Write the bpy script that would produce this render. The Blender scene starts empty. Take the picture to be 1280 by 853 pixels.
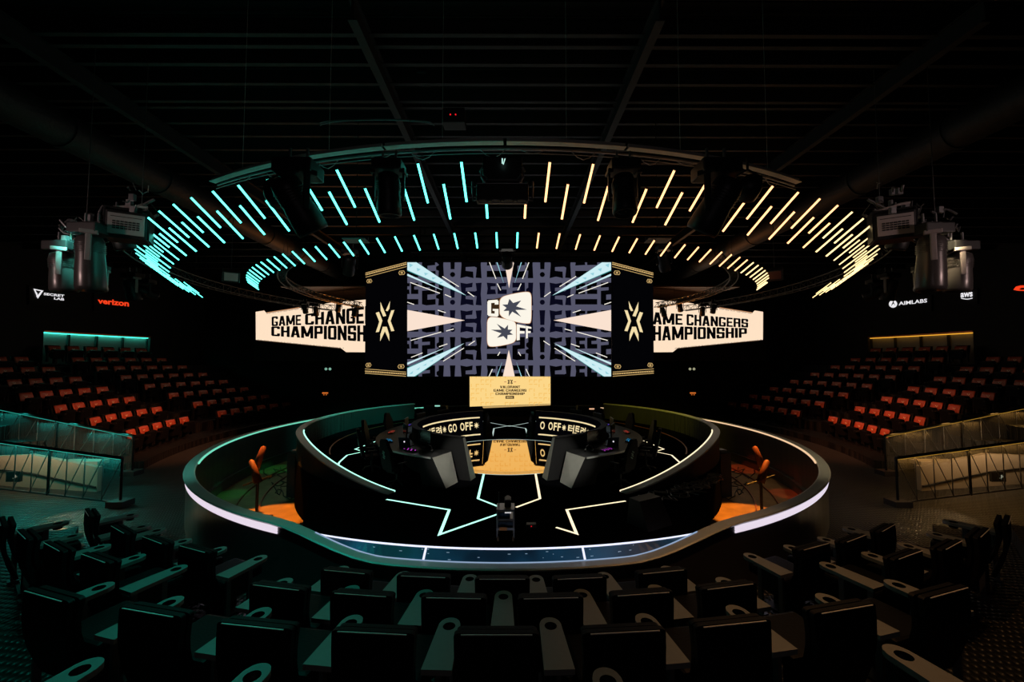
import bpy, bmesh, math, random
from mathutils import Vector, Matrix
random.seed(7)
PI = math.pi
R_ = math.radians
scene = bpy.context.scene
COL = scene.collection

# ------------------------------------------------------------------ camera
F = 512.0
PIT = math.atan(25.5 / F); YAW = math.atan(2 / F); CZ = 3.12
CAM = Vector((0, 0, CZ))
FW = Vector((math.sin(YAW) * math.cos(PIT), math.cos(YAW) * math.cos(PIT), math.sin(PIT)))
RT = Vector((math.cos(YAW), -math.sin(YAW), 0)); UP = RT.cross(FW)
cd = bpy.data.cameras.new('camera'); cam = bpy.data.objects.new('camera', cd); COL.objects.link(cam)
cd.sensor_width = 36; cd.lens = 36 * F / 1280; cd.clip_start = .05; cd.clip_end = 200
cam.matrix_world = Matrix(((RT.x, UP.x, -FW.x, 0), (RT.y, UP.y, -FW.y, 0), (RT.z, UP.z, -FW.z, CZ), (0, 0, 0, 1)))
scene.camera = cam


def ray(px, py): return FW + RT * ((px - 640) / F) + UP * ((426.5 - py) / F)
def atz(px, py, z):
    r = ray(px, py); return CAM + r * ((z - CZ) / r.z)
def aty(px, py, y):
    r = ray(px, py); return CAM + r * (y / r.y)
def onplane(px, py, p0, n):
    r = ray(px, py); return CAM + r * ((p0 - CAM).dot(n) / r.dot(n))

# ------------------------------------------------------------------ materials
def s2l(c): return tuple(((x / 255) / 12.92 if x / 255 <= .04045 else ((x / 255 + .055) / 1.055) ** 2.4) for x in c)
MATS = {}
def mat(name, col=(.5, .5, .5), rough=.5, metal=0., emit=None, es=1., bump=None, noise=None, coat=0., spec=.5):
    if name in MATS: return MATS[name]
    m = bpy.data.materials.new(name); m.use_nodes = True
    nt = m.node_tree; b = nt.nodes['Principled BSDF']
    b.inputs['Base Color'].default_value = (*col, 1); b.inputs['Roughness'].default_value = rough
    b.inputs['Metallic'].default_value = metal; b.inputs['Coat Weight'].default_value = coat
    b.inputs['Specular IOR Level'].default_value = spec
    if emit is not None:
        b.inputs['Emission Color'].default_value = (*emit, 1); b.inputs['Emission Strength'].default_value = es
    tc = nt.nodes.new('ShaderNodeTexCoord')
    if noise:
        n = nt.nodes.new('ShaderNodeTexNoise'); n.inputs['Scale'].default_value = noise[0]; n.inputs['Detail'].default_value = 4
        nt.links.new(tc.outputs['Object'], n.inputs['Vector'])
        mx = nt.nodes.new('ShaderNodeMix'); mx.data_type = 'RGBA'
        mx.inputs[6].default_value = (*[c * (1 - noise[1]) for c in col], 1); mx.inputs[7].default_value = (*[min(1, c * (1 + noise[1])) for c in col], 1)
        nt.links.new(n.outputs['Fac'], mx.inputs[0]); nt.links.new(mx.outputs[2], b.inputs['Base Color'])
    if bump:
        n = nt.nodes.new('ShaderNodeTexNoise'); n.inputs['Scale'].default_value = bump[0]; n.inputs['Detail'].default_value = 3
        nt.links.new(tc.outputs['Object'], n.inputs['Vector'])
        bp = nt.nodes.new('ShaderNodeBump'); bp.inputs['Strength'].default_value = bump[1]; bp.inputs['Distance'].default_value = .01
        nt.links.new(n.outputs['Fac'], bp.inputs['Height']); nt.links.new(bp.outputs['Normal'], b.inputs['Normal'])
    MATS[name] = m
    return m
def emis(name, rgb, st=1.):
    return mat(name, (0, 0, 0), .6, emit=s2l(rgb), es=st, spec=0)

M_black = mat('black_metal', (.012, .012, .013), .45, .3)
M_matte = mat('matte_black', (.008, .008, .009), .8, noise=(3, .3))
M_void = mat('dark_wall_paint', (.010, .010, .011), .85, noise=(2, .4))
M_gun = mat('gunmetal', (.09, .08, .08), .3, .4)
M_grey = mat('fixture_casing', (.34, .29, .29), .5, noise=(8, .1))
M_steel = mat('dull_steel', (.22, .22, .23), .38, .8, noise=(6, .15))
M_truss = mat('truss_tube', (.09, .09, .09), .45, .5)
M_joist = mat('joist_steel', (.022, .022, .022), .6, .2, noise=(2, .3))
M_leather = mat('dark_leather', (.005, .005, .006), .55, bump=(60, .2), spec=.1)
M_red = mat('red_seat_leather', (.42, .075, .035), .42, bump=(40, .15), noise=(5, .15))
M_arm = mat('armrest_top', (.20, .20, .19), .5, noise=(30, .08))
M_edge_glint = mat('chair_edge_highlight', (.7, .64, .62), .35, .3)
M_rim = mat('stage_rim_satin', (.66, .66, .63), .35, .1, noise=(4, .05))
M_rimwall = mat('stage_wall_paint', (.055, .05, .055), .3, .1, noise=(3, .2))
M_gloss = mat('satin_black_floor', (.003, .003, .004), .3, spec=0., noise=(2, .3))
M_mirror = mat('amber_mirror_floor', (.86, .56, .24), .025, 1.)
M_desk = mat('desk_panel_brushed', (.62, .60, .55), .5, .0, noise=(9, .1))
M_desktop = mat('desk_top', (.03, .03, .03), .35)
M_wood = mat('pit_floor_ply', (.26, .14, .06), .55, noise=(3, .75))
M_curved = mat('lacquered_wall', (.05, .055, .055), .22, spec=.8, bump=(7, .6))
nt_ = M_curved.node_tree; nn = [x for x in nt_.nodes if x.type == 'TEX_NOISE'][0]; tcn = [x for x in nt_.nodes if x.type == 'TEX_COORD'][0]
mpn = nt_.nodes.new('ShaderNodeMapping'); mpn.inputs['Scale'].default_value = (1, 1, .08); nt_.links.new(tcn.outputs['Object'], mpn.inputs['Vector']); nt_.links.new(mpn.outputs['Vector'], nn.inputs['Vector'])
[x for x in nt_.nodes if x.type == 'BUMP'][0].inputs['Distance'].default_value = .06
M_beige = mat('beige_plaster', (.62, .52, .40), .7, noise=(8, .08))
M_deck = mat('ceiling_deck', (.009, .009, .009), .7, noise=(1.5, .3))
M_duct = mat('duct_insulation', (.009, .009, .009), .6, bump=(14, 1.))
M_rubber = mat('rubber', (.006, .006, .006), .6)
M_lens = mat('lens_glass', (.01, .02, .02), .06, coat=1.)
M_orangeprop = mat('orange_drape', (.10, .022, .01), .6, noise=(6, .2))
M_cherry = mat('wood_slat', (.28, .12, .05), .5, noise=(3, .3))

TEAL = (.05, 1., .72); AMBER = (1., .50, .17); CREAM = (1., .74, .36)
M_tube_t = mat('teal_tube_glow', (0, 0, 0), .5, emit=(.09, 1., .78), es=4.2, spec=0)
M_tube_o = mat('amber_tube_glow', (0, 0, 0), .5, emit=(1., .48, .20), es=2.8, spec=0)
M_tube_y = mat('straw_tube_glow', (0, 0, 0), .5, emit=(1., .72, .32), es=2.1, spec=0)
M_led_t = mat('mint_led_line', (0, 0, 0), .5, emit=(.42, 1., .78), es=1.6, spec=0)
M_led_t2 = mat('mint_rim_led', (0, 0, 0), .5, emit=(.22, .95, .66), es=.8, spec=0)
M_led_y = mat('cream_led_line', (0, 0, 0), .5, emit=(1., .84, .55), es=1.3, spec=0)
M_led_o = mat('peach_rim_led', (0, 0, 0), .5, emit=(1., .66, .38), es=.95, spec=0)
M_led_w = mat('white_led_line', (0, 0, 0), .5, emit=(.75, .78, 1.), es=1.25, spec=0)
M_band = mat('lavender_white_led', (0, 0, 0), .5, emit=(.80, .70, .82), es=1., spec=0)
M_cove_t = mat('teal_cove_led', (0, 0, 0), .5, emit=(.06, .9, .62), es=2.2, spec=0)
M_cove_o = mat('amber_cove_led', (0, 0, 0), .5, emit=(1., .45, .04), es=1.0, spec=0)
E_cream = emis('screen_cream', (255, 226, 196)); E_cream2 = emis('lectern_screen_cream', (252, 214, 136)); E_cream3 = emis('lectern_screen_pattern', (244, 190, 98))
E_grey = emis('screen_slate', (84, 84, 104)); E_blk = emis('screen_black', (3, 3, 5)); E_navy = emis('screen_navy', (9, 9, 26))
E_ice = emis('screen_ice', (205, 238, 244)); E_ice2 = emis('screen_ice_pattern', (150, 208, 220)); E_peach = emis('screen_peach', (250, 226, 208)); E_white = emis('screen_white', (252, 246, 232))
E_star = emis('screen_star_grey', (70, 72, 84)); E_pale = emis('screen_pale_gold', (244, 222, 170)); E_brown = emis('screen_brown', (58, 40, 24))
E_dimgold = emis('screen_dim_gold', (200, 165, 105)); E_teald = emis('screen_teal', (60, 150, 150)); E_red = emis('sign_red', (250, 66, 30)); E_logo = emis('sign_white', (238, 236, 240))
E_shadow = emis('screen_tan', (196, 140, 100))

# ------------------------------------------------------------------ mesh builder
class MB:
    def __init__(s): s.v = []; s.f = []; s.m = []; s.sm = []
    def add(s, vs, fs, mi=0, smooth=False):
        o = len(s.v); s.v += [tuple(v) for v in vs]
        for f in fs: s.f.append([i + o for i in f]); s.m.append(mi); s.sm.append(smooth)
    def box(s, c, d, mi=0, rot=None, bev=0):
        hx, hy, hz = d[0] / 2, d[1] / 2, d[2] / 2; c = Vector(c)
        if bev:
            bm = bmesh.new(); bmesh.ops.create_cube(bm, size=1); bmesh.ops.scale(bm, vec=d, verts=bm.verts)
            bmesh.ops.bevel(bm, geom=bm.edges[:], offset=bev, segments=2, affect='EDGES', profile=.6)
            s.bm(bm, (Matrix.Translation(c) @ rot.to_4x4()) if rot else Matrix.Translation(c), mi); return
        vs = [Vector((x * hx, y * hy, z * hz)) for z in (-1, 1) for x, y in ((-1, -1), (1, -1), (1, 1), (-1, 1))]
        if rot: vs = [rot @ v for v in vs]
        s.add([v + c for v in vs], [(3, 2, 1, 0), (4, 5, 6, 7), (0, 1, 5, 4), (1, 2, 6, 5), (2, 3, 7, 6), (3, 0, 4, 7)], mi)
    def bm(s, bm, M=None, mi=0, smooth=False):
        bm.verts.ensure_lookup_table(); bm.verts.index_update()
        vs = [(M @ v.co) if M else v.co.copy() for v in bm.verts]
        s.add(vs, [[v.index for v in f.verts] for f in bm.faces], mi, smooth); bm.free()
    def tube(s, pts, r, n=8, mi=0, closed=False, cap=True, smooth=True):
        pts = [Vector(p) for p in pts]; L = len(pts); rings = []
        rr = r if isinstance(r, (list, tuple)) else [r] * L
        for i, p in enumerate(pts):
            a = pts[(i - 1) % L] if (i or closed) else p; b = pts[(i + 1) % L] if (i < L - 1 or closed) else p
            d = (b - a).normalized(); u = d.cross(Vector((0, 0, 1)))
            if u.length < .05: u = d.cross(Vector((0, 1, 0)))
            u.normalize(); w = d.cross(u)
            rings.append([p + (u * math.cos(2 * PI * k / n) + w * math.sin(2 * PI * k / n)) * rr[i] for k in range(n)])
        vs = [v for q in rings for v in q]; fs = []
        for i in range(L if closed else L - 1):
            j = (i + 1) % L
            for k in range(n): fs.append((i * n + k, i * n + (k + 1) % n, j * n + (k + 1) % n, j * n + k))
        s.add(vs, fs, mi, smooth)
        if cap and not closed:
            s.add(rings[0], [list(range(n))[::-1]], mi); s.add(rings[-1], [list(range(n))], mi)
    def lathe(s, prof, M=None, n=20, mi=0, smooth=True):
        vs = []; fs = []; L = len(prof)
        for k in range(n):
            a = 2 * PI * k / n
            for r, z in prof:
                v = Vector((r * math.cos(a), r * math.sin(a), z)); vs.append(M @ v if M else v)
        for k in range(n):
            for i in range(L - 1): fs.append((k * L + i, ((k + 1) % n) * L + i, ((k + 1) % n) * L + i + 1, k * L + i + 1))
        s.add(vs, fs, mi, smooth)
    def quad(s, a, b, c, d, mi=0): s.add([a, b, c, d], [(0, 1, 2, 3)], mi)
    def sweep(s, fn, t0, t1, n, mi=0, closed_prof=True, caps=True, mis=None, smooth=False):
        """fn(t) -> list of profile points (same count)"""
        rings = [fn(t0 + (t1 - t0) * i / n) for i in range(n + 1)]; L = len(rings[0])
        vs = [v for q in rings for v in q]; base = len(s.v); s.v += [tuple(v) for v in vs]
        K = L if closed_prof else L - 1
        for i in range(n):
            for k in range(K):
                s.f.append([base + i * L + k, base + i * L + (k + 1) % L, base + (i + 1) * L + (k + 1) % L, base + (i + 1) * L + k])
                s.m.append(mis[k] if mis else mi); s.sm.append(smooth)
        if caps and closed_prof:
            s.f.append([base + k for k in range(L)][::-1]); s.m.append(mi); s.sm.append(False)
            s.f.append([base + n * L + k for k in range(L)]); s.m.append(mi); s.sm.append(False)
    def build(s, name, mats, parent=None, loc=None):
        me = bpy.data.meshes.new(name)
        vs = s.v if loc is None else [(v[0] - loc[0], v[1] - loc[1], v[2] - loc[2]) for v in s.v]
        me.from_pydata(vs, [], s.f)
        for m in (mats if isinstance(mats, (list, tuple)) else [mats]): me.materials.append(m)
        me.polygons.foreach_set('material_index', s.m); me.polygons.foreach_set('use_smooth', s.sm); me.update()
        o = bpy.data.objects.new(name, me); COL.objects.link(o)
        if loc is not None: o.location = loc
        if parent: o.parent = parent
        return o

def tag(o, label, cat, group=None, kind=None):
    o['label'] = label; o['category'] = cat
    if group: o['group'] = group
    if kind: o['kind'] = kind
    return o
def struct(o, label=None, cat=None):
    o['kind'] = 'structure'
    if label: o['label'] = label; o['category'] = cat
    return o
def empty(name, loc=(0, 0, 0), rz=0, label=None, cat=None, group=None):
    o = bpy.data.objects.new(name, None); COL.objects.link(o); o.location = loc; o.rotation_euler = (0, 0, rz); o.empty_display_size = .1
    if label: tag(o, label, cat, group)
    return o
def tree(o): return [(c, tree(c)) for c in o.children]
def copy_tree(o, kids=None, parent=None):
    kids = tree(o) if kids is None else kids
    c = o.copy(); COL.objects.link(c)
    if parent: c.parent = parent
    for k, kk in kids: copy_tree(k, kk, c)
    return c
def nth(n): return '%d%s' % (n, 'th' if 10 <= n % 100 <= 20 else {1: 'st', 2: 'nd', 3: 'rd'}.get(n % 10, 'th'))
WORD = ['zero', 'first', 'second', 'third', 'fourth', 'fifth', 'sixth', 'seventh', 'eighth', 'ninth', 'tenth']
def wd(n): return WORD[n] if n < len(WORD) else nth(n)

def fill2d(loops):
    """loops of (u,v), holes inside -> verts2d, tris"""
    cu = bpy.data.curves.new('tmp', 'CURVE'); cu.dimensions = '2D'; cu.fill_mode = 'BOTH'
    for lp in loops:
        sp = cu.splines.new('POLY'); sp.points.add(len(lp) - 1)
        for i, p in enumerate(lp): sp.points[i].co = (p[0], p[1], 0, 1)
        sp.use_cyclic_u = True
    return curve_mesh(cu)
def curve_mesh(cu):
    ob = bpy.data.objects.new('tmp', cu); COL.objects.link(ob)
    dg = bpy.context.evaluated_depsgraph_get(); dg.update()
    me = bpy.data.meshes.new_from_object(ob.evaluated_get(dg))
    V = [(v.co.x, v.co.y) for v in me.vertices]; Fc = [tuple(p.vertices) for p in me.polygons]
    bpy.data.objects.remove(ob); bpy.data.curves.remove(cu); bpy.data.meshes.remove(me)
    return V, Fc
TXT = {}
def text2d(s, bold=.02, sp=1.):
    """text normalised to the unit square"""
    k = (s, bold, sp)
    if k not in TXT:
        cu = bpy.data.curves.new('t', 'FONT'); cu.body = s; cu.offset = bold; cu.resolution_u = 3; cu.space_character = sp
        V, Fc = curve_mesh(cu)
        x0 = min(v[0] for v in V); x1 = max(v[0] for v in V); y0 = min(v[1] for v in V); y1 = max(v[1] for v in V)
        TXT[k] = ([((v[0] - x0) / (x1 - x0), (v[1] - y0) / (y1 - y0)) for v in V], Fc)
    return TXT[k]
def clip2d(V, Fc, x0, x1, y0, y1):
    bm = bmesh.new(); vv = [bm.verts.new((a, b, 0)) for a, b in V]
    for f in Fc:
        try: bm.faces.new([vv[i] for i in f])
        except ValueError: pass
    for co, no in (((x0, 0, 0), (-1, 0, 0)), ((x1, 0, 0), (1, 0, 0)), ((0, y0, 0), (0, -1, 0)), ((0, y1, 0), (0, 1, 0))):
        bmesh.ops.bisect_plane(bm, geom=bm.verts[:] + bm.edges[:] + bm.faces[:], plane_co=co, plane_no=no, clear_outer=True)
    bm.verts.index_update(); V = [(v.co.x, v.co.y) for v in bm.verts]; Fc = [[v.index for v in f.verts] for f in bm.faces]; bm.free()
    return V, Fc
# heavy squared capitals drawn from bars
def block_font():
    S, H = .34, .175
    def r(x0, y0, x1, y1): return [(x0, y0), (x1, y0), (x1, y1), (x0, y1)]
    L, Rr, T, Bm, M_ = r(0, 0, S, 1), r(1 - S, 0, 1, 1), r(0, 1 - H, 1, 1), r(0, 0, 1, H), r(0, .5 - H / 2, 1, .5 + H / 2)
    F = {'C': (1, [r(0, .06, S, .94), r(.08, 1 - H, .92, 1), r(.08, 0, .92, H), r(0, .06, 1, H), r(0, 1 - H, 1, .94), r(1 - S, .72, 1, .94), r(1 - S, .06, 1, .30)]),
         'O': (1, [r(0, .06, S, .94), r(1 - S, .06, 1, .94), r(.08, 1 - H, .92, 1), r(.08, 0, .92, H)]),
         'I': (.36, [r(0, 0, 1, 1)]), 'H': (1, [L, Rr, M_]), 'E': (.86, [L, T, Bm, r(0, .5 - H / 2, .9, .5 + H / 2)]), 'F': (.82, [L, T, r(0, .42, .88, .42 + H)]),
         'T': (.9, [T, r(.5 - S / 2, 0, .5 + S / 2, 1)]), 'L': (.8, [L, Bm]), 'U': (1, [r(0, .06, S, 1), r(1 - S, .06, 1, 1), r(.08, 0, .92, H)]),
         'N': (1.05, [L, Rr, [(0, 1), (S * .95, 1), (1, 0), (1 - S * .95, 0)]]), 'M': (1.4, [r(0, 0, .25, 1), r(.75, 0, 1, 1), [(0, 1), (.27, 1), (.62, .12), (.38, .12)], [(1, 1), (.73, 1), (.38, .12), (.62, .12)]]),
         'A': (1.08, [[(0, 0), (.33, 0), (.62, 1), (.28, 1)], [(1, 0), (.67, 0), (.38, 1), (.72, 1)], r(.2, .2, .8, .2 + H * .85)]),
         'V': (1.05, [[(0, 1), (.33, 1), (.62, 0), (.30, 0)], [(1, 1), (.67, 1), (.38, 0), (.70, 0)]]),
         'P': (.98, [L, r(0, 1 - H, .93, 1), r(0, .38, .93, .38 + H), r(1 - S, .42, 1, .95)]), 'R': (1, [L, r(0, 1 - H, .93, 1), r(0, .40, .93, .40 + H), r(1 - S, .44, 1, .95), r(1 - S, 0, 1, .46)]),
         'S': (.98, [r(.06, 1 - H, .94, 1), r(.06, 0, .94, H), r(.06, .5 - H / 2, .94, .5 + H / 2), r(0, .45, S, .95), r(1 - S, .05, 1, .55), r(1 - S, .66, 1, .95), r(0, .05, S, .34)])}
    F['G'] = (1, [q for q in F['C'][1]][:6] + [r(1 - S, .06, 1, .46), r(.48, .34, 1, .46)])
    return F
BF = block_font()
def block2d(t, gap=.11):
    x = 0; V = []; Fc = []
    for ch in t:
        if ch == ' ': x += .42; continue
        w, qs = BF[ch]
        for q in qs:
            o = len(V); V += [(x + u * w, v) for u, v in q]; Fc.append([o, o + 1, o + 2, o + 3])
        x += w + gap
    x -= gap
    return [(u / x, v) for u, v in V], Fc
class Board:
    """flat artwork on a screen: P(u,v,lift) gives the point in the room; u,v read off the photo's frame"""
    def __init__(s, P, clip=None): s.P = P; s.mb = MB(); s.mats = []; s.layer = 0; s.clip = clip
    def mi(s, m):
        if m not in s.mats: s.mats.append(m)
        return s.mats.index(m)
    def put(s, V, Fc, m, lift):
        if s.clip: V, Fc = clip2d(V, Fc, *s.clip)
        s.mb.add([s.P(a, b, lift) for a, b in V], Fc, s.mi(m))
    def poly(s, pts, m, lift=.01):
        V, Fc = fill2d([pts]); s.put(V, Fc, m, lift)
    def polys(s, loops, m, lift=.01):
        V, Fc = fill2d(loops); s.put(V, Fc, m, lift)
    def rect(s, x0, y0, x1, y1, m, lift=.01): s.put([(x0, y0), (x1, y0), (x1, y1), (x0, y1)], [(0, 1, 2, 3)], m, lift)
    def line(s, a, b, w, m, lift=.01, w2=None):
        d = Vector((b[0] - a[0], b[1] - a[1])); n = Vector((-d.y, d.x)).normalized() * .5; w2 = w if w2 is None else w2
        s.put([(a[0] + n.x * w, a[1] + n.y * w), (a[0] - n.x * w, a[1] - n.y * w), (b[0] - n.x * w2, b[1] - n.y * w2), (b[0] + n.x * w2, b[1] + n.y * w2)], [(0, 1, 2, 3)], m, lift)
    def text(s, t, q, m, lift=.012, bold=.02, sp=1.):
        """q: corners tl, tr, br, bl"""
        V, Fc = block2d(t) if bold == 'block' else text2d(t, bold, sp); tl, tr, br, bl = q; W = []
        for a, b in V:
            x = (bl[0] * (1 - a) + br[0] * a) * (1 - b) + (tl[0] * (1 - a) + tr[0] * a) * b
            y = (bl[1] * (1 - a) + br[1] * a) * (1 - b) + (tl[1] * (1 - a) + tr[1] * a) * b
            W.append((x, y))
        s.put(W, Fc, m, lift)
    def textbox(s, t, x0, y0, x1, y1, m, **k): s.text(t, ((x0, y0), (x1, y0), (x1, y1), (x0, y1)), m, **k)
    def build(s, name, parent): return s.mb.build(name, s.mats, parent)

# ring geometry
CX, CY = -.05, 12.93
def pol(r, deg, z):            # deg measured from the camera side, negative = left
    a = R_(deg); return Vector((CX + r * math.sin(a), CY - r * math.cos(a), z))

# ------------------------------------------------------------------ the room
def carpet_mat(name, base, ribs, rough):
    m = mat(name, base, rough, noise=(1.2, .25)); nt = m.node_tree; b = nt.nodes['Principled BSDF']
    tc = nt.nodes.new('ShaderNodeTexCoord')
    mp = nt.nodes.new('ShaderNodeMapping'); mp.inputs['Rotation'].default_value = (0, 0, .12)
    w = nt.nodes.new('ShaderNodeTexWave'); w.bands_direction = 'Y'; w.inputs['Scale'].default_value = ribs
    w2 = nt.nodes.new('ShaderNodeTexWave'); w2.bands_direction = 'X'; w2.inputs['Scale'].default_value = ribs * 1.2
    nt.links.new(tc.outputs['Object'], mp.inputs['Vector'])
    for x in (w, w2): nt.links.new(mp.outputs['Vector'], x.inputs['Vector'])
    mx = nt.nodes.new('ShaderNodeMath'); mx.operation = 'MULTIPLY'
    nt.links.new(w.outputs['Fac'], mx.inputs[0]); nt.links.new(w2.outputs['Fac'], mx.inputs[1])
    cr = nt.nodes.new('ShaderNodeValToRGB'); cr.color_ramp.elements[0].position = .12; cr.color_ramp.elements[1].position = .5
    cr.color_ramp.elements[0].color = (*[c * .25 for c in base], 1); cr.color_ramp.elements[1].color = (*[c * 1.9 for c in base], 1)
    nt.links.new(mx.outputs[0], cr.inputs['Fac']); nt.links.new(cr.outputs['Color'], b.inputs['Base Color'])
    bp = nt.nodes.new('ShaderNodeBump'); bp.inputs['Strength'].default_value = 1.; bp.inputs['Distance'].default_value = .02
    nt.links.new(mx.outputs[0], bp.inputs['Height']); nt.links.new(bp.outputs['Normal'], b.inputs['Normal'])
    return m
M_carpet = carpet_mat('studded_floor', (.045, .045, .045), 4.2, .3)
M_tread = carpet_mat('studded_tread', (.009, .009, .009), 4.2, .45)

mb = MB()
N = 72
for i in range(N):            # floor with the round stage opening
    a0, a1 = 360 * i / N, 360 * (i + 1) / N
    def out(a):
        d = Vector((math.sin(R_(a)), -math.cos(R_(a)), 0)); k = 1e9
        if abs(d.x) > 1e-6: k = min(k, 26 / abs(d.x))
        if abs(d.y) > 1e-6: k = min(k, (17.5 if d.y < 0 else 13) / abs(d.y))
        return Vector((CX, CY, 0)) + d * k
    mb.quad(pol(7.7, a0, 0), pol(7.7, a1, 0), out(a1), out(a0))
floor = struct(mb.build('floor', M_carpet))
mb = MB(); pts = [pol(7.8, a, -.3) for a in range(0, 360, 5)]; mb.add(pts, [list(range(len(pts)))])
struct(mb.build('floor', M_wood))
def wallbox(name, c, d, m=M_void):
    b = MB(); b.box(c, d, 0); return struct(b.build(name, m))
wallbox('wall_back', (0, 25.1, 4), (52, .3, 9)); wallbox('wall_front', (0, -4.6, 4), (52, .3, 9))
wallbox('wall_left', (-26, 10.2, 4), (.3, 30, 9)); wallbox('wall_right', (26, 10.2, 4), (.3, 30, 9))
b = MB(); b.box((0, 10.2, 8.35), (52, 30, .2))
for k in range(60):            # corrugated deck ribs run across
    b.box((0, -4 + k * .48, 8.22), (51, .16, .08))
struct(b.build('ceiling', M_deck))
ys = [5.05, 5.68, 5.9, 6.27, 6.73, 7.2, 7.38, 7.88, 8.35, 8.9, 9.5, 10.1, 10.8, 11.5, 12.3, 13.1, 14., 15., 16., 17., 18.1, 19.3, 20.5, 21.8, 23.1]
for y in ys:
    b = MB(); b.box((0, y, 7.82), (46, .07, .02)); b.box((0, y, 7.95), (46, .015, .26)); b.box((0, y, 8.08), (46, .07, .02))
    struct(b.build('ceiling_joist', M_joist))
for x in (-6.9, -2.05, 1.95, 6.2):
    b = MB(); b.box((x, 14.6, 7.55), (.12, 19, .02)); b.box((x, 14.6, 7.7), (.03, 19, .3)); b.box((x, 14.6, 7.83), (.12, 19, .02))
    struct(b.build('ceiling_beam', M_joist))
for s in (-1, 1):
    b = MB(); b.tube([(s * 7.9, 4.5, 7.2), (s * 7.9, 12, 7.2), (s * 7.9, 22, 7.2)], .32, 20)
    for k in range(9): b.tube([(s * 7.9, 5 + 2 * k, 7.2), (s * 7.9, 5.06 + 2 * k, 7.2)], .34, 20)
    tag(b.build('ventilation_duct', M_duct), '%s round insulated air duct running under the dark ceiling' % ('left-hand' if s < 0 else 'right-hand'), 'air duct', 'ceiling air ducts')

# back proscenium: dark flats behind the screens
for s in (-1, 1):
    b = MB(); b.box((s * 4.6, 21.6, 2.2), (4.4, .2, 5)); b.box((s * 2.5, 21.4, 2.2), (.18, .35, 5))
    struct(b.build('wall_back', M_void))
    # orange-lit slatted soffit over each wing screen
    b = MB()
    for k in range(16): b.box((s * 7.2, 17.6 + .34 * k, 6.35 + .012 * k), (5.4, .2, .05))
    tag(b.build('slatted_soffit', M_cherry), '%s wooden slat soffit above the cream wing screen' % ('left' if s < 0 else 'right'), 'ceiling panel', 'slatted soffits')

# ------------------------------------------------------------------ side stands
SC = (0.27, 16.8); SR0, SW, SRI, SP, SG = 11.99, 1.05, .381, .726, 2.05; TH0 = -.093; SLIDE = .105; Z0 = .85
def stand_pt(side, k, s, dr=0., dz=0.):
    Rr = SR0 + k * SW; a = TH0 + (s + SLIDE * k) / Rr
    return Vector((side * (SC[0] + (Rr + dr) * math.cos(a)) + (-.07 if side < 0 else 0), SC[1] + (Rr + dr) * math.sin(a), Z0 - .62 + k * SRI + dz)), a
for side in (-1, 1):
    b = MB()
    for k in range(8):
        r0 = SR0 + k * SW - .62; z1 = Z0 - .62 + k * SRI; r1 = r0 + SW
        def prof(t, r0=r0, r1=r1, z1=z1):
            c, s_ = math.cos(t), math.sin(t)
            return [Vector((side * (SC[0] + r * c), SC[1] + r * s_, z)) for r, z in ((r0, 0), (r1 + .002, 0), (r1 + .002, z1), (r0, z1))]
        b.sweep(prof, -.43 if k < 3 else -.55, .42, 22)
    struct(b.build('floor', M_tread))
WR = SR0 + 7 * SW + .75
def wallpt(side, a, z, dr=0): return Vector((side * (SC[0] + (WR + dr) * math.cos(a)), SC[1] + (WR + dr) * math.sin(a), z))
def ang_px(px, side):          # angle on the stand's back wall that a photo column looks at
    q = abs(px - 638) / F; best = min(range(-700, 500), key=lambda i: abs((SC[0] + WR * math.cos(i / 1000)) / (SC[1] + WR * math.sin(i / 1000)) - q))
    return best / 1000
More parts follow.
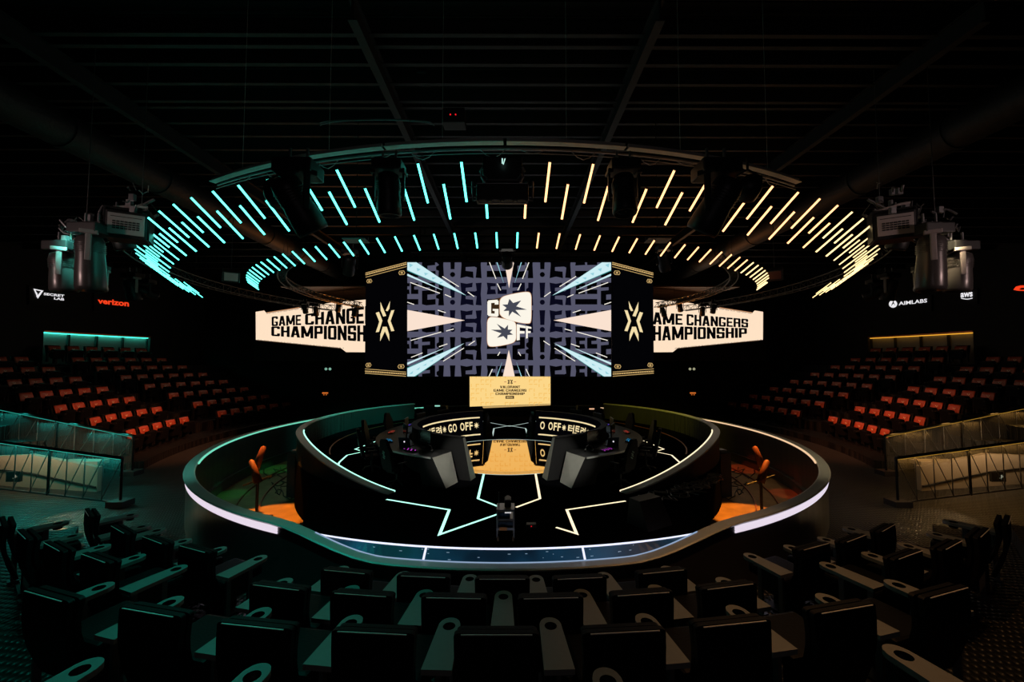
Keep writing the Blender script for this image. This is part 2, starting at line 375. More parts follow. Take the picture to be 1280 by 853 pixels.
for side in (-1, 1):
    nm = 'left' if side < 0 else 'right'
    b = MB(); aA, aB = ang_px(1220, 1), ang_px(1087, 1)
    aC = aA - .10; zt, zb = 4.42, 3.0
    spans = [(-.66, aC - .25, 0), (aC - .25, aC, 1), (aC, aA, 0), (aA, aB, 1), (aB, .42, 0)]
    for a0, a1, nic in spans:
        n = max(2, int((a1 - a0) / .05))
        def w(a, z, d=0): return wallpt(side, a, z, d)
        for i in range(n):
            p, q = a0 + (a1 - a0) * i / n, a0 + (a1 - a0) * (i + 1) / n
            if nic:
                b.quad(w(p, 0), w(q, 0), w(q, zb), w(p, zb)); b.quad(w(p, zt), w(q, zt), w(q, 8.3), w(p, 8.3))
                b.quad(w(p, zt), w(q, zt), w(q, zt, .3), w(p, zt, .3)); b.quad(w(p, zb), w(q, zb), w(q, zb, .3), w(p, zb, .3))
                b.quad(w(p, zb, .3), w(q, zb, .3), w(q, zt, .3), w(p, zt, .3), 1)
            else: b.quad(w(p, 0), w(q, 0), w(q, 8.3), w(p, 8.3))
        if nic:
            for a in (a0, a1): b.quad(w(a, zb), w(a, zt), w(a, zt, .3), w(a, zb, .3))
    M_niche = mat('niche_panel', (.16, .16, .16), .5, noise=(3, .15))
    struct(b.build('wall_' + nm, [M_void, M_niche]))
    for a0, a1, tx in ((aA, aB, 'long'), (aC - .25, aC, 'short outer')):
        e = empty('cove_light', wallpt(side, (a0 + a1) / 2, zt), 0, '%s %s cove light strip glowing over the %s stand' % (tx, 'teal' if side < 0 else 'amber', nm), 'cove light', 'cove lights behind the stands')
        o3 = e.location
        b = MB(); b.sweep(lambda t: [wallpt(side, t, z, d) for z, d in ((zt - .02, .1), (zt - .02, .2), (zt - .055, .2), (zt - .055, .1))], a0 + .002, a1 - .002, 12)
        b.build('led_strip', M_cove_t if side < 0 else M_cove_o, e).location = -o3
        for i in range(5):
            b = MB(); a = a0 + (a1 - a0) * i / 4; b.sweep(lambda t: [wallpt(side, t, z, d) for z, d in ((zb, .2), (zb, .295), (zt, .295), (zt, .2))], a - .0018, a + .0018, 1)
            b.build('panel_seam', M_matte, e).location = -o3
        b = MB(); b.sweep(lambda t: [wallpt(side, t, z, d) for z, d in ((zt, -.03), (zt, .0), (zt + .05, .0), (zt + .05, -.03))], a0, a1, 10)
        b.build('frame', mat('copper_trim', (.5, .12, .04), .35, .6), e).location = -o3
    # lamps of the cove
    for k, a in enumerate([aA + (aB - aA) * (i + .5) / 4 for i in range(4)] + [aC - .05]):
        ld = bpy.data.lights.new('cove_lamp', 'AREA'); ld.shape = 'RECTANGLE'; ld.size = 1.3; ld.size_y = .03; ld.energy = 3. if side < 0 else .4
        ld.color = (.08, 1, .72) if side < 0 else (1, .5, .08)
        lo = bpy.data.objects.new('cove_lamp', ld); COL.objects.link(lo); lo.location = wallpt(side, a, zt - .03, .26); lo.rotation_euler = (0, 0, (a if side > 0 else -a) + PI / 2)

# ------------------------------------------------------------------ stand seats
def make_stand_seat():
    e = empty('stand_seat')
    b = MB(); b.box((0, -.02, .17), (.10, .12, .34), 0, bev=.01); b.box((0, -.02, .01), (.3, .2, .02)); b.build('pedestal', M_black, e)
    b = MB(); b.box((0, .10, .42), (.46, .15, .40), 0, Matrix.Rotation(R_(-8), 3, 'X'), bev=.04); b.build('seat', M_leather, e)
    # backrest shell, slightly bowed
    def slab(y0, th, z0, z1, w, lean, n=6):
        m = MB(); P = []
        for sgn in (0, 1):
            for j in range(5):
                z = z0 + (z1 - z0) * j / 4
                for i in range(n + 1):
                    x = -w / 2 + w * i / n; bow = .045 * (2 * x / w) ** 2 - .03 * (j / 4) ** 2
                    P.append((x * (1 - .04 * (j / 4) ** 3), y0 + bow - (z - z0) * lean - sgn * th, z))
        W = n + 1; T = 5 * W; fs = []
        for j in range(4):
            for i in range(n):
                a = j * W + i; fs.append((a + 1, a, a + W, a + W + 1)); fs.append((T + a, T + a + 1, T + a + W + 1, T + a + W))
        for i in range(n): fs.append((i, i + 1, T + i + 1, T + i)); a = 4 * W + i; fs.append((a + 1, a, T + a, T + a + 1))
        for j in range(4):
            a = j * W; fs.append((a + W, a, T + a, T + a + W)); a = j * W + n; fs.append((a, a + W, T + a + W, T + a))
        m.add(P, fs, 0, True); return m
    bk = slab(-.08, .08, .30, .80, .52, .16).build('backrest', M_leather, e)
    slab(-.045, .035, .46, .775, .47, .16).build('cushion', M_red, bk)
    m = MB(); y = -.068
    for sgn in (-1, 1):
        m.box((sgn * .022, y, .655), (.012, .006, .05), 0, Matrix.Rotation(R_(sgn * 28), 3, 'Y')); m.box((sgn * .045, y, .66), (.01, .006, .028))
    m.box((0, y, .628), (.02, .006, .012))
    m.build('emblem', mat('pale_emblem_thread', (.85, .75, .6), .5), bk)
    for sgn in (-1, 1):
        m = MB(); m.box((sgn * .30, .08, .52), (.06, .34, .045), bev=.012); m.box((sgn * .30, .0, .3), (.04, .08, .42)); m.build('armrest', M_black, e)
    return e
seat0 = make_stand_seat(); seat_kids = tree(seat0); used = False
def px_of(p):
    v = p - CAM; d = v.dot(FW); return 640 + F * v.dot(RT) / d, 426.5 - F * v.dot(UP) / d, d
for side in (-1, 1):
    nm = 'left' if side < 0 else 'right'
    for k in range(8):
        for block, cnt in (('far', 6), ('near', 8)):
            for i in range(cnt):
                if k == 7 and block == 'near' and i < 2 : continue
                s = SG + SP * i if block == 'far' else -SP * i
                p, a = stand_pt(side, k, s, 0, .12 if k == 7 else 0)
                x, y, d = px_of(p + Vector((0, 0, .6)))
                if not (-12 < x < 1292) or d < 1 or (p.y < 12.2 and abs(p.x) < 15.2): continue
                o = copy_tree(seat0, seat_kids) if used else seat0; used = True
                o.location = p + Vector((0, 0, 0)); o.rotation_euler = (0, 0, (a + PI / 2) if side > 0 else (-a - PI / 2))
                tag(o, 'red-backed seat, %s row from front, %s from the aisle, %s %s block' % (wd(k + 1), wd(i + 1), block, nm), 'seat', 'red seats of the %s stand' % nm)
    for k in range(1, 7):      # aisle number lights
        p, a = stand_pt(side, k, 1.0, -.58, -.08)
        b = MB(); b.box((0, 0, 0), (.11, .02, .05), 0)
        for j in (-.02, .02): b.box((j, .0, 0), (.014, .03, .03), 1)
        o = b.build('aisle_light', [M_black, emis('aisle_teal', (60, 190, 160)) if side < 0 else emis('aisle_orange', (190, 110, 50))])
        o.location = p; o.rotation_euler = (0, 0, (a + PI / 2) if side > 0 else (-a - PI / 2))
        tag(o, 'tiny %s number light on the %s step of the %s aisle' % ('teal' if side < 0 else 'orange', wd(k + 1), nm), 'aisle light', 'aisle number lights')

# ------------------------------------------------------------------ stage rim (outer ring wall)
def sstep(a, b, x):
    t = max(0, min(1, (x - a) / (b - a))); return t * t * (3 - 2 * t)
def rimz(d): return .655 + .295 * sstep(11, 24, abs(d))
stage = empty('round_stage', (CX, CY, 0), 0, 'big round stage ringed by a pale-topped wall with a dipped glass front', 'stage')
def st(mbx, name, m): o = mbx.build(name, m, stage); o.location = (-CX, -CY, 0); return o
b = MB()
b.sweep(lambda t: [pol(7.78, t, rimz(t) - .05), pol(7.78, t, -.3), pol(7.9, t, -.3), pol(7.9, t, rimz(t) - .05)], -170, 170, 136)
st(b, 'ring_wall', M_rimwall)
b = MB()
b.sweep(lambda t: [pol(7.76, t, rimz(t) - .045), pol(7.92, t, rimz(t) - .045), pol(7.95, t, rimz(t) - .012), pol(7.93, t, rimz(t)), pol(7.78, t, rimz(t)), pol(7.76, t, rimz(t) - .012)], -170, 170, 170)
st(b, 'rim_cap', M_rim)
for s in (-1, 1):
    b = MB(); b.sweep(lambda t: [pol(7.735, s * t, .915), pol(7.76, s * t, .915), pol(7.76, s * t, .952), pol(7.735, s * t, .952)], 59, 153, 80)
    o = st(b, 'rim_light', M_led_t2 if s < 0 else M_led_o); o['label'] = '%s light line on the inner edge' % ('mint' if s < 0 else 'peach')
    b = MB()
    for q in range(3):
        z = .895 - q * .034
        b.sweep(lambda t, z=z: [pol(7.902, s * t, z), pol(7.902, s * t, z - .027), pol(7.915, s * t, z - .027), pol(7.915, s * t, z)], 23, 82 if s < 0 else 74, 50)
    o = st(b, 'led_band', M_band); o['label'] = 'lavender-white light band on the outer face'
    # illegible small lettering plate: five short strokes
    b = MB()
    for j in range(5):
        a = 76 + j * 1.1; b.sweep(lambda t: [pol(7.903, s * t, .72), pol(7.903, s * t, .64), pol(7.912, s * t, .64), pol(7.912, s * t, .72)], a, a + .5, 1)
    st(b, 'lettering', E_logo)
# stage plate
ZS = .75
b = MB()
n = 48
arc_front = [pol(7.64, -22 + 44 * i / n, ZS) for i in range(n + 1)]
right = [pol(5.9, 43 + i * (317 - 43) / 90, ZS) for i in range(91)]
loop = arc_front + right
low = [Vector((p.x, p.y, -.3)) for p in loop]
L = len(loop)
b.add(loop, [list(range(L))]); b.add(loop + low, [(i, i + L, (i + 1) % L + L, (i + 1) % L) for i in range(L)], 0)
st(b, 'stage_floor', M_gloss)
# glass front, its white edges
E_glass = mat('edge_lit_blue_glass', (.02, .06, .10), .4, emit=(.012, .06, .12), es=1., coat=.1)
nt = E_glass.node_tree; bs = nt.nodes['Principled BSDF']; tcx = nt.nodes.new('ShaderNodeTexCoord'); nz = nt.nodes.new('ShaderNodeTexNoise'); nz.inputs['Scale'].default_value = 1.4
rp = nt.nodes.new('ShaderNodeValToRGB'); rp.color_ramp.elements[0].color = (.002, .008, .018, 1); rp.color_ramp.elements[0].position = .35; rp.color_ramp.elements[1].color = (.005, .04, .085, 1); rp.color_ramp.elements[1].position = .65
nt.links.new(tcx.outputs['Object'], nz.inputs['Vector']); nt.links.new(nz.outputs['Fac'], rp.inputs['Fac']); nt.links.new(rp.outputs['Color'], bs.inputs['Emission Color'])
def gz(t): return min(rimz(t) - .03, ZS + .0)
for a0, a1, w_ in ((-21.6, -7.7, 'left'), (-7.6, 7.2, 'middle'), (7.3, 21.6, 'right')):
    b = MB(); b.sweep(lambda t: [pol(7.66, t, ZS + .010), pol(7.79, t, gz(t)), pol(7.78, t, gz(t)), pol(7.65, t, ZS + .010)], a0, a1, 18); o = st(b, 'glass_panel', E_glass); o['label'] = w_ + ' blue edge-lit panel'
b = MB(); b.sweep(lambda t: [pol(7.635, t, ZS), pol(7.665, t, ZS), pol(7.665, t, ZS + .016), pol(7.635, t, ZS + .016)], -22, 22, 40); st(b, 'front_light', M_led_w)
b = MB(); b.sweep(lambda t: [pol(7.785, t, rimz(t) + .001), pol(7.80, t, rimz(t) + .001), pol(7.80, t, rimz(t) + .008), pol(7.785, t, rimz(t) + .008)], -19, 19, 60); st(b, 'lower_light', mat('soft_blue_led', (0, 0, 0), .5, emit=(.30, .42, .62), es=.9, spec=0))
b = MB()
for a in (-7.65, 7.25): b.sweep(lambda t: [pol(7.667, t, ZS + .012), pol(7.797, t, gz(t)), pol(7.785, t, gz(t)), pol(7.655, t, ZS + .012)], a - .1, a + .1, 1)
st(b, 'glass_seam', M_led_w)
b = MB()
random.seed(3)
for k in range(26):     # scuffs on the glass, a glow put into their material
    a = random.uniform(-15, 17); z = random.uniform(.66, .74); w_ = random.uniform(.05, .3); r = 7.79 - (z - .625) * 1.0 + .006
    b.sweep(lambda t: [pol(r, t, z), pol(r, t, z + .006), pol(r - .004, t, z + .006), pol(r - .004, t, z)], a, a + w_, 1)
st(b, 'scuff_mark', mat('scuff_glow', (.7, .8, .9), .6, emit=(.3, .45, .6), es=.5))

# inner curved walls with the swoop
def inz(d):
    d = abs(d); return .70 + .67 * sstep(14, 62, d) ** .8 if d < 62 else 1.37
for s in (-1, 1):
    c = 'left' if s < 0 else 'right'
    b = MB()
    b.sweep(lambda t: [pol(5.76, s * t, inz(t) - .03), pol(5.76, s * t, min(ZS, inz(t) - .04)), pol(5.88, s * t, -.3 if t > 42 else min(ZS, inz(t) - .04)), pol(5.88, s * t, inz(t) - .03)], 21, 137, 110, mis=[1, 0, 0, 0])
    o = st(b, 'booth_wall', [M_rimwall, M_curved]); o['label'] = c + ' curved booth wall swooping down to the stage'
    b = MB(); b.sweep(lambda t: [pol(5.74, s * t, inz(t) - .03), pol(5.90, s * t, inz(t) - .03), pol(5.90, s * t, inz(t)), pol(5.74, s * t, inz(t))], 21, 137, 110)
    st(b, 'booth_wall_cap', M_rim)
    b = MB(); b.sweep(lambda t: [pol(5.71, s * t, inz(t) - .02), pol(5.74, s * t, inz(t) - .02), pol(5.74, s * t, inz(t) + .004), pol(5.71, s * t, inz(t) + .004)], 21, 66, 40)
    st(b, 'booth_light', M_led_t if s < 0 else M_led_y)
    # concentric cable channels on the pit floor
    b = MB()
    for r in (6.6, 7.1): b.sweep(lambda t: [pol(r, s * t, -.29), pol(r, s * t, -.26), pol(r + .03, s * t, -.26), pol(r + .03, s * t, -.29)], 45, 130, 50)
    st(b, 'floor_channel', mat('orange_lit_channel', (.28, .09, .04), .4, .5))  # orange light on the arcs put into the channel colour
    b = MB(); b.sweep(lambda t: [pol(5.1, s * t, ZS + .002), pol(5.13, s * t, ZS + .002), pol(5.13, s * t, ZS + .02), pol(5.1, s * t, ZS + .02)], 62, 135, 40)
    st(b, 'step_trim', mat('orange_lit_channel'))

# floor lines of the star
def floorline(name, px, m, w=.045, arc=None):
    b = MB(); P = [atz(x, y, ZS) for x, y in px] if arc is None else arc
    Lf, Rg = [], []
    for i, p in enumerate(P):
        d0 = (P[i] - P[i - 1]).normalized() if i else (P[1] - P[0]).normalized(); d1 = (P[i + 1] - P[i]).normalized() if i < len(P) - 1 else d0
        n0 = Vector((-d0.y, d0.x, 0)); n1 = Vector((-d1.y, d1.x, 0)); t = (n0 + n1).normalized(); k = w / 2 / max(.35, t.dot(n0))
        Lf.append(p + t * k); Rg.append(p - t * k)
    h = Vector((0, 0, .006)); n = len(P); V = [v + h for v in Lf] + [v + h for v in Rg]
    b.add(V, [(i, i + 1, n + i + 1, n + i) for i in range(n - 1)])
    return st(b, name, m)
floorline('floor_light', [(473, 551), (443.7, 562), (455, 565), (434, 569.5), (424, 578.5), (420, 589)], M_led_t)
floorline('floor_light', [(483, 625), (561.6, 638), (549.5, 669), (623.6, 643)], M_led_t)
floorline('floor_light', [(604.8, 593), (597.5, 624), (637, 639.5)], M_led_t)
floorline('floor_light', [(669.5, 593), (675, 624), (645, 635)], M_led_y)
floorline('floor_light', [(782, 627), (708.5, 638), (720.7, 668), (695, 660)], M_led_y)
floorline('floor_light', [(1273.5 - x, y) for x, y in [(470, 551), (443.7, 562), (455, 565), (434, 569.5), (424, 578.5), (420, 589)]], M_led_y)
KX, KY = -.03, 10.6
def kp(r, deg, z): a = R_(deg); return Vector((KX + r * math.sin(a), KY - r * math.cos(a), z))
M_led_s = mat('dim_white_led', (0, 0, 0), .5, emit=(.62, .78, .74), es=.8, spec=0)
floorline('floor_light', None, M_led_s, .03, [kp(1.93, -20 + 2.5 * i, ZS) for i in range(17)])
floorline('floor_light', None, M_led_s, .04, [kp(1.98, 130 + 5 * i, ZS) for i in range(21)])
floorline('floor_light', [(603, 527), (637, 533.5), (671, 527)], M_led_s, .05)
floorline('floor_light', [(615.5, 546), (617.5, 536), (637, 532.5), (657, 536), (660, 546)], M_led_s, .05)
b = MB(); pts = [kp(1.93, -180 + 5 * i, ZS + .003) for i in range(72)]; low = [Vector((p.x, p.y, ZS)) for p in pts]
pts = pts[36 - 14:36 + 15] + [kp(1.93, 180, ZS + .003)] if False else pts
b.add([p for p in pts], [list(range(72))]); st(b, 'centre_floor', M_mirror)
for r in (1.7, 1.76, 1.82):
    o = floorline('floor_groove', None, M_rim, .008, [kp(r, -30 + 3 * i, ZS) for i in range(21)])

# ------------------------------------------------------------------ LED desks
def led_text(board_name, parent, s):
    """texts wrapped on the crescent's inner face"""
    mats = [E_pale]; b = MB()
    def on(deg, h):            # h 0..1 up the face
        r = 2.19 + .13 * h; return kp(r - .008, s * deg, ZS + .02 + .78 * h)
    def strip(d0, d1, h0, h1):
        b.sweep(lambda t: [on(t, h0), on(t, h1)], d0, d1, 40, closed_prof=False, caps=False)
    strip(97, 156.5, .78, .83); strip(97, 156.5, .14, .19)
    txt = [('터', .235), ('트', .21), ('려', .235), ('*', .18), ('G', .135), ('O', .145), (' ', .06), ('O', .145), ('F', .105), ('F', .105), ('*', .18)]
    seq = txt * 3
    # reading left to right for somebody at the centre: on the left desk the angle grows to the right
    pos = 0; items = []
    for ch, w in seq:
        items.append((ch, pos, w)); pos += w + (.06 if ch == '*' else .03)
    R0 = 2.19; span = R_(60) * R0
    end1 = items[10][1] + .15          # left face ends inside the second star; right face starts after the first G
    for ch, p0, w in items:
        if ch == ' ': continue
        a0 = span - end1 + p0 if s < 0 else p0 - items[5][1] + .03
        if a0 < 0 or a0 + w > span + .05 or (s < 0 and p0 > end1): continue
        V, Fc = (text2d(ch, .025) if ch != '*' else STAR8)
        hh = (.36, .66) if ch != '*' else (.38, .64)
        out = []
        for u, v in V:
            arc = a0 + u * w; deg = 95 + math.degrees(arc / R0) if s < 0 else 156 - math.degrees(arc / R0)
            out.append(on(deg, hh[0] + (hh[1] - hh[0]) * v))
        b.add(out, Fc)
    return b.build(board_name, mats, parent)
st8 = []
for i in range(16):
    a = 2 * PI * i / 16; r = .5 if i % 2 == 0 else .2; st8.append((.5 + r * math.cos(a), .5 + r * math.sin(a)))
STAR8 = fill2d([st8])
for s in (-1, 1):
    c = 'left' if s < 0 else 'right'
    e = empty('player_desk', (KX, KY, ZS), 0, '%s crescent-shaped game desk with a lettered screen face on its inner side' % c, 'desk', 'crescent game desks')
    def pt(mbx, name, m, par=None):
        o = mbx.build(name, m, par or e); o.location = (-KX, -KY, -ZS) if par is None else (0, 0, 0); return o
    def tall(t):
        sk = 4.5 * max(0, 1 - (t - 18) / 20)     # the end leans back
        return [kp(2.20, s * t, ZS), kp(2.33, s * (t + sk), ZS + .82), kp(2.42, s * (t + sk), ZS + .82), kp(2.46, s * (t), ZS)]
    b = MB(); b.sweep(tall, 18, 159, 60, mis=[1, 0, 2, 0]); 
    tp = pt(b, 'screen_wall', [M_desk, E_blk, M_matte])
    # brushed end sheet
    led_text('screen_lettering', tp, s)
    b = MB(); b.sweep(lambda t: [kp(2.30, s * t, ZS + .822), kp(2.44, s * t, ZS + .822), kp(2.44, s * t, ZS + .84), kp(2.30, s * t, ZS + .84)], 23, 160, 50); pt(b, 'top_cap', M_matte)
    b = MB(); b.quad(kp(2.19, s * 159.2, ZS), kp(2.32, s * 159.2, ZS + .82), kp(2.62, s * 165, ZS + .78), kp(2.45, s * 168, ZS)); b.quad(kp(2.19, s * 159.1, ZS), kp(2.32, s * 159.1, ZS + .82), kp(2.32, s * 161, ZS + .82), kp(2.19, s * 161, ZS)); pt(b, 'end_panel', mat('gloss_panel', (.01, .01, .01), .12))
    def low_(t):
        sk = 5 * max(0, 1 - (t - 22.5) / 20)
        return [kp(2.62, s * t, ZS), kp(2.52, s * (t + sk), ZS + .55), kp(3.12, s * (t + sk), ZS + .55), kp(3.06, s * t, ZS)]
    b = MB(); b.sweep(low_, 22.5, 33, 6, mis=[1, 0, 1, 1]); pt(b, 'desk_end', [M_desk, M_matte])
    b = MB(); b.sweep(lambda t: [kp(2.50, s * t, ZS + .52), kp(3.13 + .12 * sstep(30, 60, t), s * t, ZS + .52), kp(3.13 + .12 * sstep(30, 60, t), s * t, ZS + .56), kp(2.50, s * t, ZS + .56)], 27.6, 152, 50); pt(b, 'desk_top', M_desktop)
    b = MB(); b.sweep(lambda t: [kp(2.52, s * t, ZS + .0), kp(2.60, s * t, ZS), kp(2.60, s * t, ZS + .52), kp(2.52, s * t, ZS + .52)], 33, 150, 30); pt(b, 'modesty_panel', M_matte)
    b = MB(); b.sweep(lambda t: [kp(3.132 + .12 * sstep(30, 60, t), s * t, ZS + .53), kp(3.142 + .12 * sstep(30, 60, t), s * t, ZS + .53), kp(3.142 + .12 * sstep(30, 60, t), s * t, ZS + .562), kp(3.132 + .12 * sstep(30, 60, t), s * t, ZS + .562)], 28, 60, 16)
    pt(b, 'edge_line', mat('pale_edge', (.6, .6, .6), .3, .3))
    # monitors, laptop, keyboards, chairs
    def put(o, r, deg, z, extra=0): o.location = kp(r, s * deg, z); o.rotation_euler = (0, 0, s * R_(deg) + extra)
    glow = [(210, 70, 220), (60, 190, 255), (240, 90, 70), (120, 90, 255), (90, 240, 190)]
    degs = (42, 66, 88, 110, 131)
    for j, dg_ in enumerate(degs):
        w_ = wd(j + 1)
        m_ = empty('monitor', (0, 0, 0), 0, 'black flat monitor, %s from the near end of the %s game desk' % (w_, c), 'monitor', 'monitors on the game desks')
        b = MB(); b.box((0, 0, .24), (.44, .025, .26), bev=.006); b.build('casing', M_black, m_)
        b = MB(); b.box((0, -.014, .24), (.41, .004, .23)); b.build('display', mat('sleeping_display', (.01, .01, .012), .15), m_)
        b = MB(); b.box((0, .03, .01), (.2, .15, .015)); b.box((0, .03, .09), (.03, .03, .16)); b.build('stand', M_black, m_)
        put(m_, 2.62, dg_, ZS + .565)
        k_ = empty('keyboard', (0, 0, 0), 0, 'lit %s keyboard, %s from the near end of the %s game desk' % (['magenta', 'blue', 'red', 'violet', 'green'][j], w_, c), 'keyboard', 'keyboards on the game desks')
        b = MB(); b.box((0, 0, .012), (.34, .13, .02), bev=.004); b.build('body', M_black, k_)
        b = MB()
        for q in range(4):
            for p in range(11): b.box((-.145 + p * .029, -.04 + q * .028, .026), (.018, .018, .008), 0 if (p * 7 + q * 3 + j) % 4 == 0 else 1)
        b.build('keys', [emis('key_glow_%d' % j, glow[j], .7), M_matte], k_)
        put(k_, 2.98, dg_, ZS + .565)
        g = empty('gaming_chair', (0, 0, 0), 0, 'dark winged gaming chair, %s from the near end behind the %s game desk' % (w_, c), 'gaming chair', 'gaming chairs at the %s desk' % c)
        b = MB(); b.box((0, 0, .33), (.36, .36, .09), bev=.03); b.build('seat', M_leather, g)
        b = MB(); V = []
        outl = [(-.17, 0), (-.21, .12), (-.19, .3), (-.22, .44), (-.15, .56), (-.12, .66), (-.06, .72), (.06, .72), (.12, .66), (.15, .56), (.22, .44), (.19, .3), (.21, .12), (.17, 0)]
        n = len(outl); V = [(x, -.17 - z * .2, .36 + z) for x, z in outl] + [(x, -.25 - z * .2, .36 + z) for x, z in outl]
        b.add(V, [list(range(n)), list(range(2 * n - 1, n - 1, -1))] + [(i, i + n, (i + 1) % n + n, (i + 1) % n) for i in range(n)]); bk = b.build('backrest', M_leather, g)
        b = MB()
        for q in range(4): b.box((-.03 + .02 * (q % 2), -.262 - (.32 + q * .04) * .2, .66 + q * .045), (.07, .012, .025), 0, Matrix.Rotation(.5, 3, 'Y'))
        b.build('emblem', mat('pale_green_emblem', (.5, .75, .65), .5), bk)
        for q in (-1, 1):
            b = MB(); b.box((q * .22, .0, .52), (.06, .24, .03), bev=.01); b.box((q * .22, -.02, .42), (.03, .05, .2)); b.build('armrest', M_black, g)
        b = MB(); b.tube([(0, 0, .1), (0, 0, .3)], .025, 8)
        for q in range(5):
            a = 2 * PI * q / 5; b.tube([(0, 0, .1), (.22 * math.cos(a), .22 * math.sin(a), .05)], .016, 6); b.tube([(.22 * math.cos(a) - .02, .22 * math.sin(a), .028), (.22 * math.cos(a) + .02, .22 * math.sin(a), .028)], .028, 8)
        b.build('base', M_black, g)
        put(g, 3.36, dg_ - 2, ZS, 0); g.scale = (.84, .84, .84)
    # laptop near the end
    l_ = empty('laptop', (0, 0, 0), 0, 'open dark laptop with a small white mark, near end of the %s game desk' % c, 'laptop', 'laptops on the game desks')
    b = MB(); b.box((0, 0, .008), (.26, .18, .012)); b.build('keyboard_deck', mat('laptop_grey', (.08, .1, .14), .4, .5), l_)
    b = MB(); b.box((0, -.10, .10), (.26, .008, .19), 0, Matrix.Rotation(R_(14), 3, 'X')); li = b.build('lid', mat('laptop_grey'), l_)
    b = MB(); b.lathe([(0, 0), (.016, 0), (.016, .004), (0, .004)], Matrix.Translation((0, -.108, .105)) @ Matrix.Rotation(PI / 2, 4, 'X'), 12); b.build('mark', E_logo, li)
    l_.location = kp(2.78, s * 52, ZS + .565); l_.rotation_euler = (0, 0, .25 * s)
    hp = MB(); hp.tube([(-.07, 0, .03), (-.06, 0, .11), (0, 0, .15), (.06, 0, .11), (.07, 0, .03)], .009, 6); hp.tube([(-.085, 0, .04), (-.055, 0, .04)], .035, 10); hp.tube([(.055, 0, .04), (.085, 0, .04)], .035, 10)
    o = hp.build('headset', M_rubber); o.location = kp(2.85, s * 34, ZS + .565); tag(o, 'black headset lying on the near end of the %s game desk' % c, 'headset', 'headsets on the game desks')

# ------------------------------------------------------------------ screens
def screen_thing(name, loc, label, group=None): return empty(name, loc, 0, label, 'screen', group)
# main screen
MY = 14.5
p00 = aty(509, 471, MY); p11 = aty(764, 328, MY)
ms = screen_thing('main_screen', ((p00.x + p11.x) / 2, MY, p00.z), 'large hanging central screen with slate pattern, pale rays and a white starburst logo')
b = MB(); b.box(((p00.x + p11.x) / 2, MY + .12, (p00.z + p11.z) / 2), (p11.x - p00.x, .2, p11.z - p00.z)); o = b.build('cabinet', M_black, ms); o.location = -ms.location
def Pm(u, v, l): p = aty(u, v, MY); return Vector((p.x, MY - l, p.z))
B = Board(Pm, (509.2, 763.8, 328.2, 470.8))
B.rect(505, 320, 770, 480, E_grey, .0)
cols = [('트', 503, 523), ('려', 527.5, 555), ('!', 562.3, 569.2), ('터', 575.5, 602), ('트', 608.5, 633.5), ('려', 640.5, 666.5), ('!', 674.3, 681.5), ('터', 687, 714), ('트', 719, 746.5), ('려', 751, 778)]
rows = [(315, 348), (353.5, 382), (388, 416), (421.5, 450.5), (457, 486)]
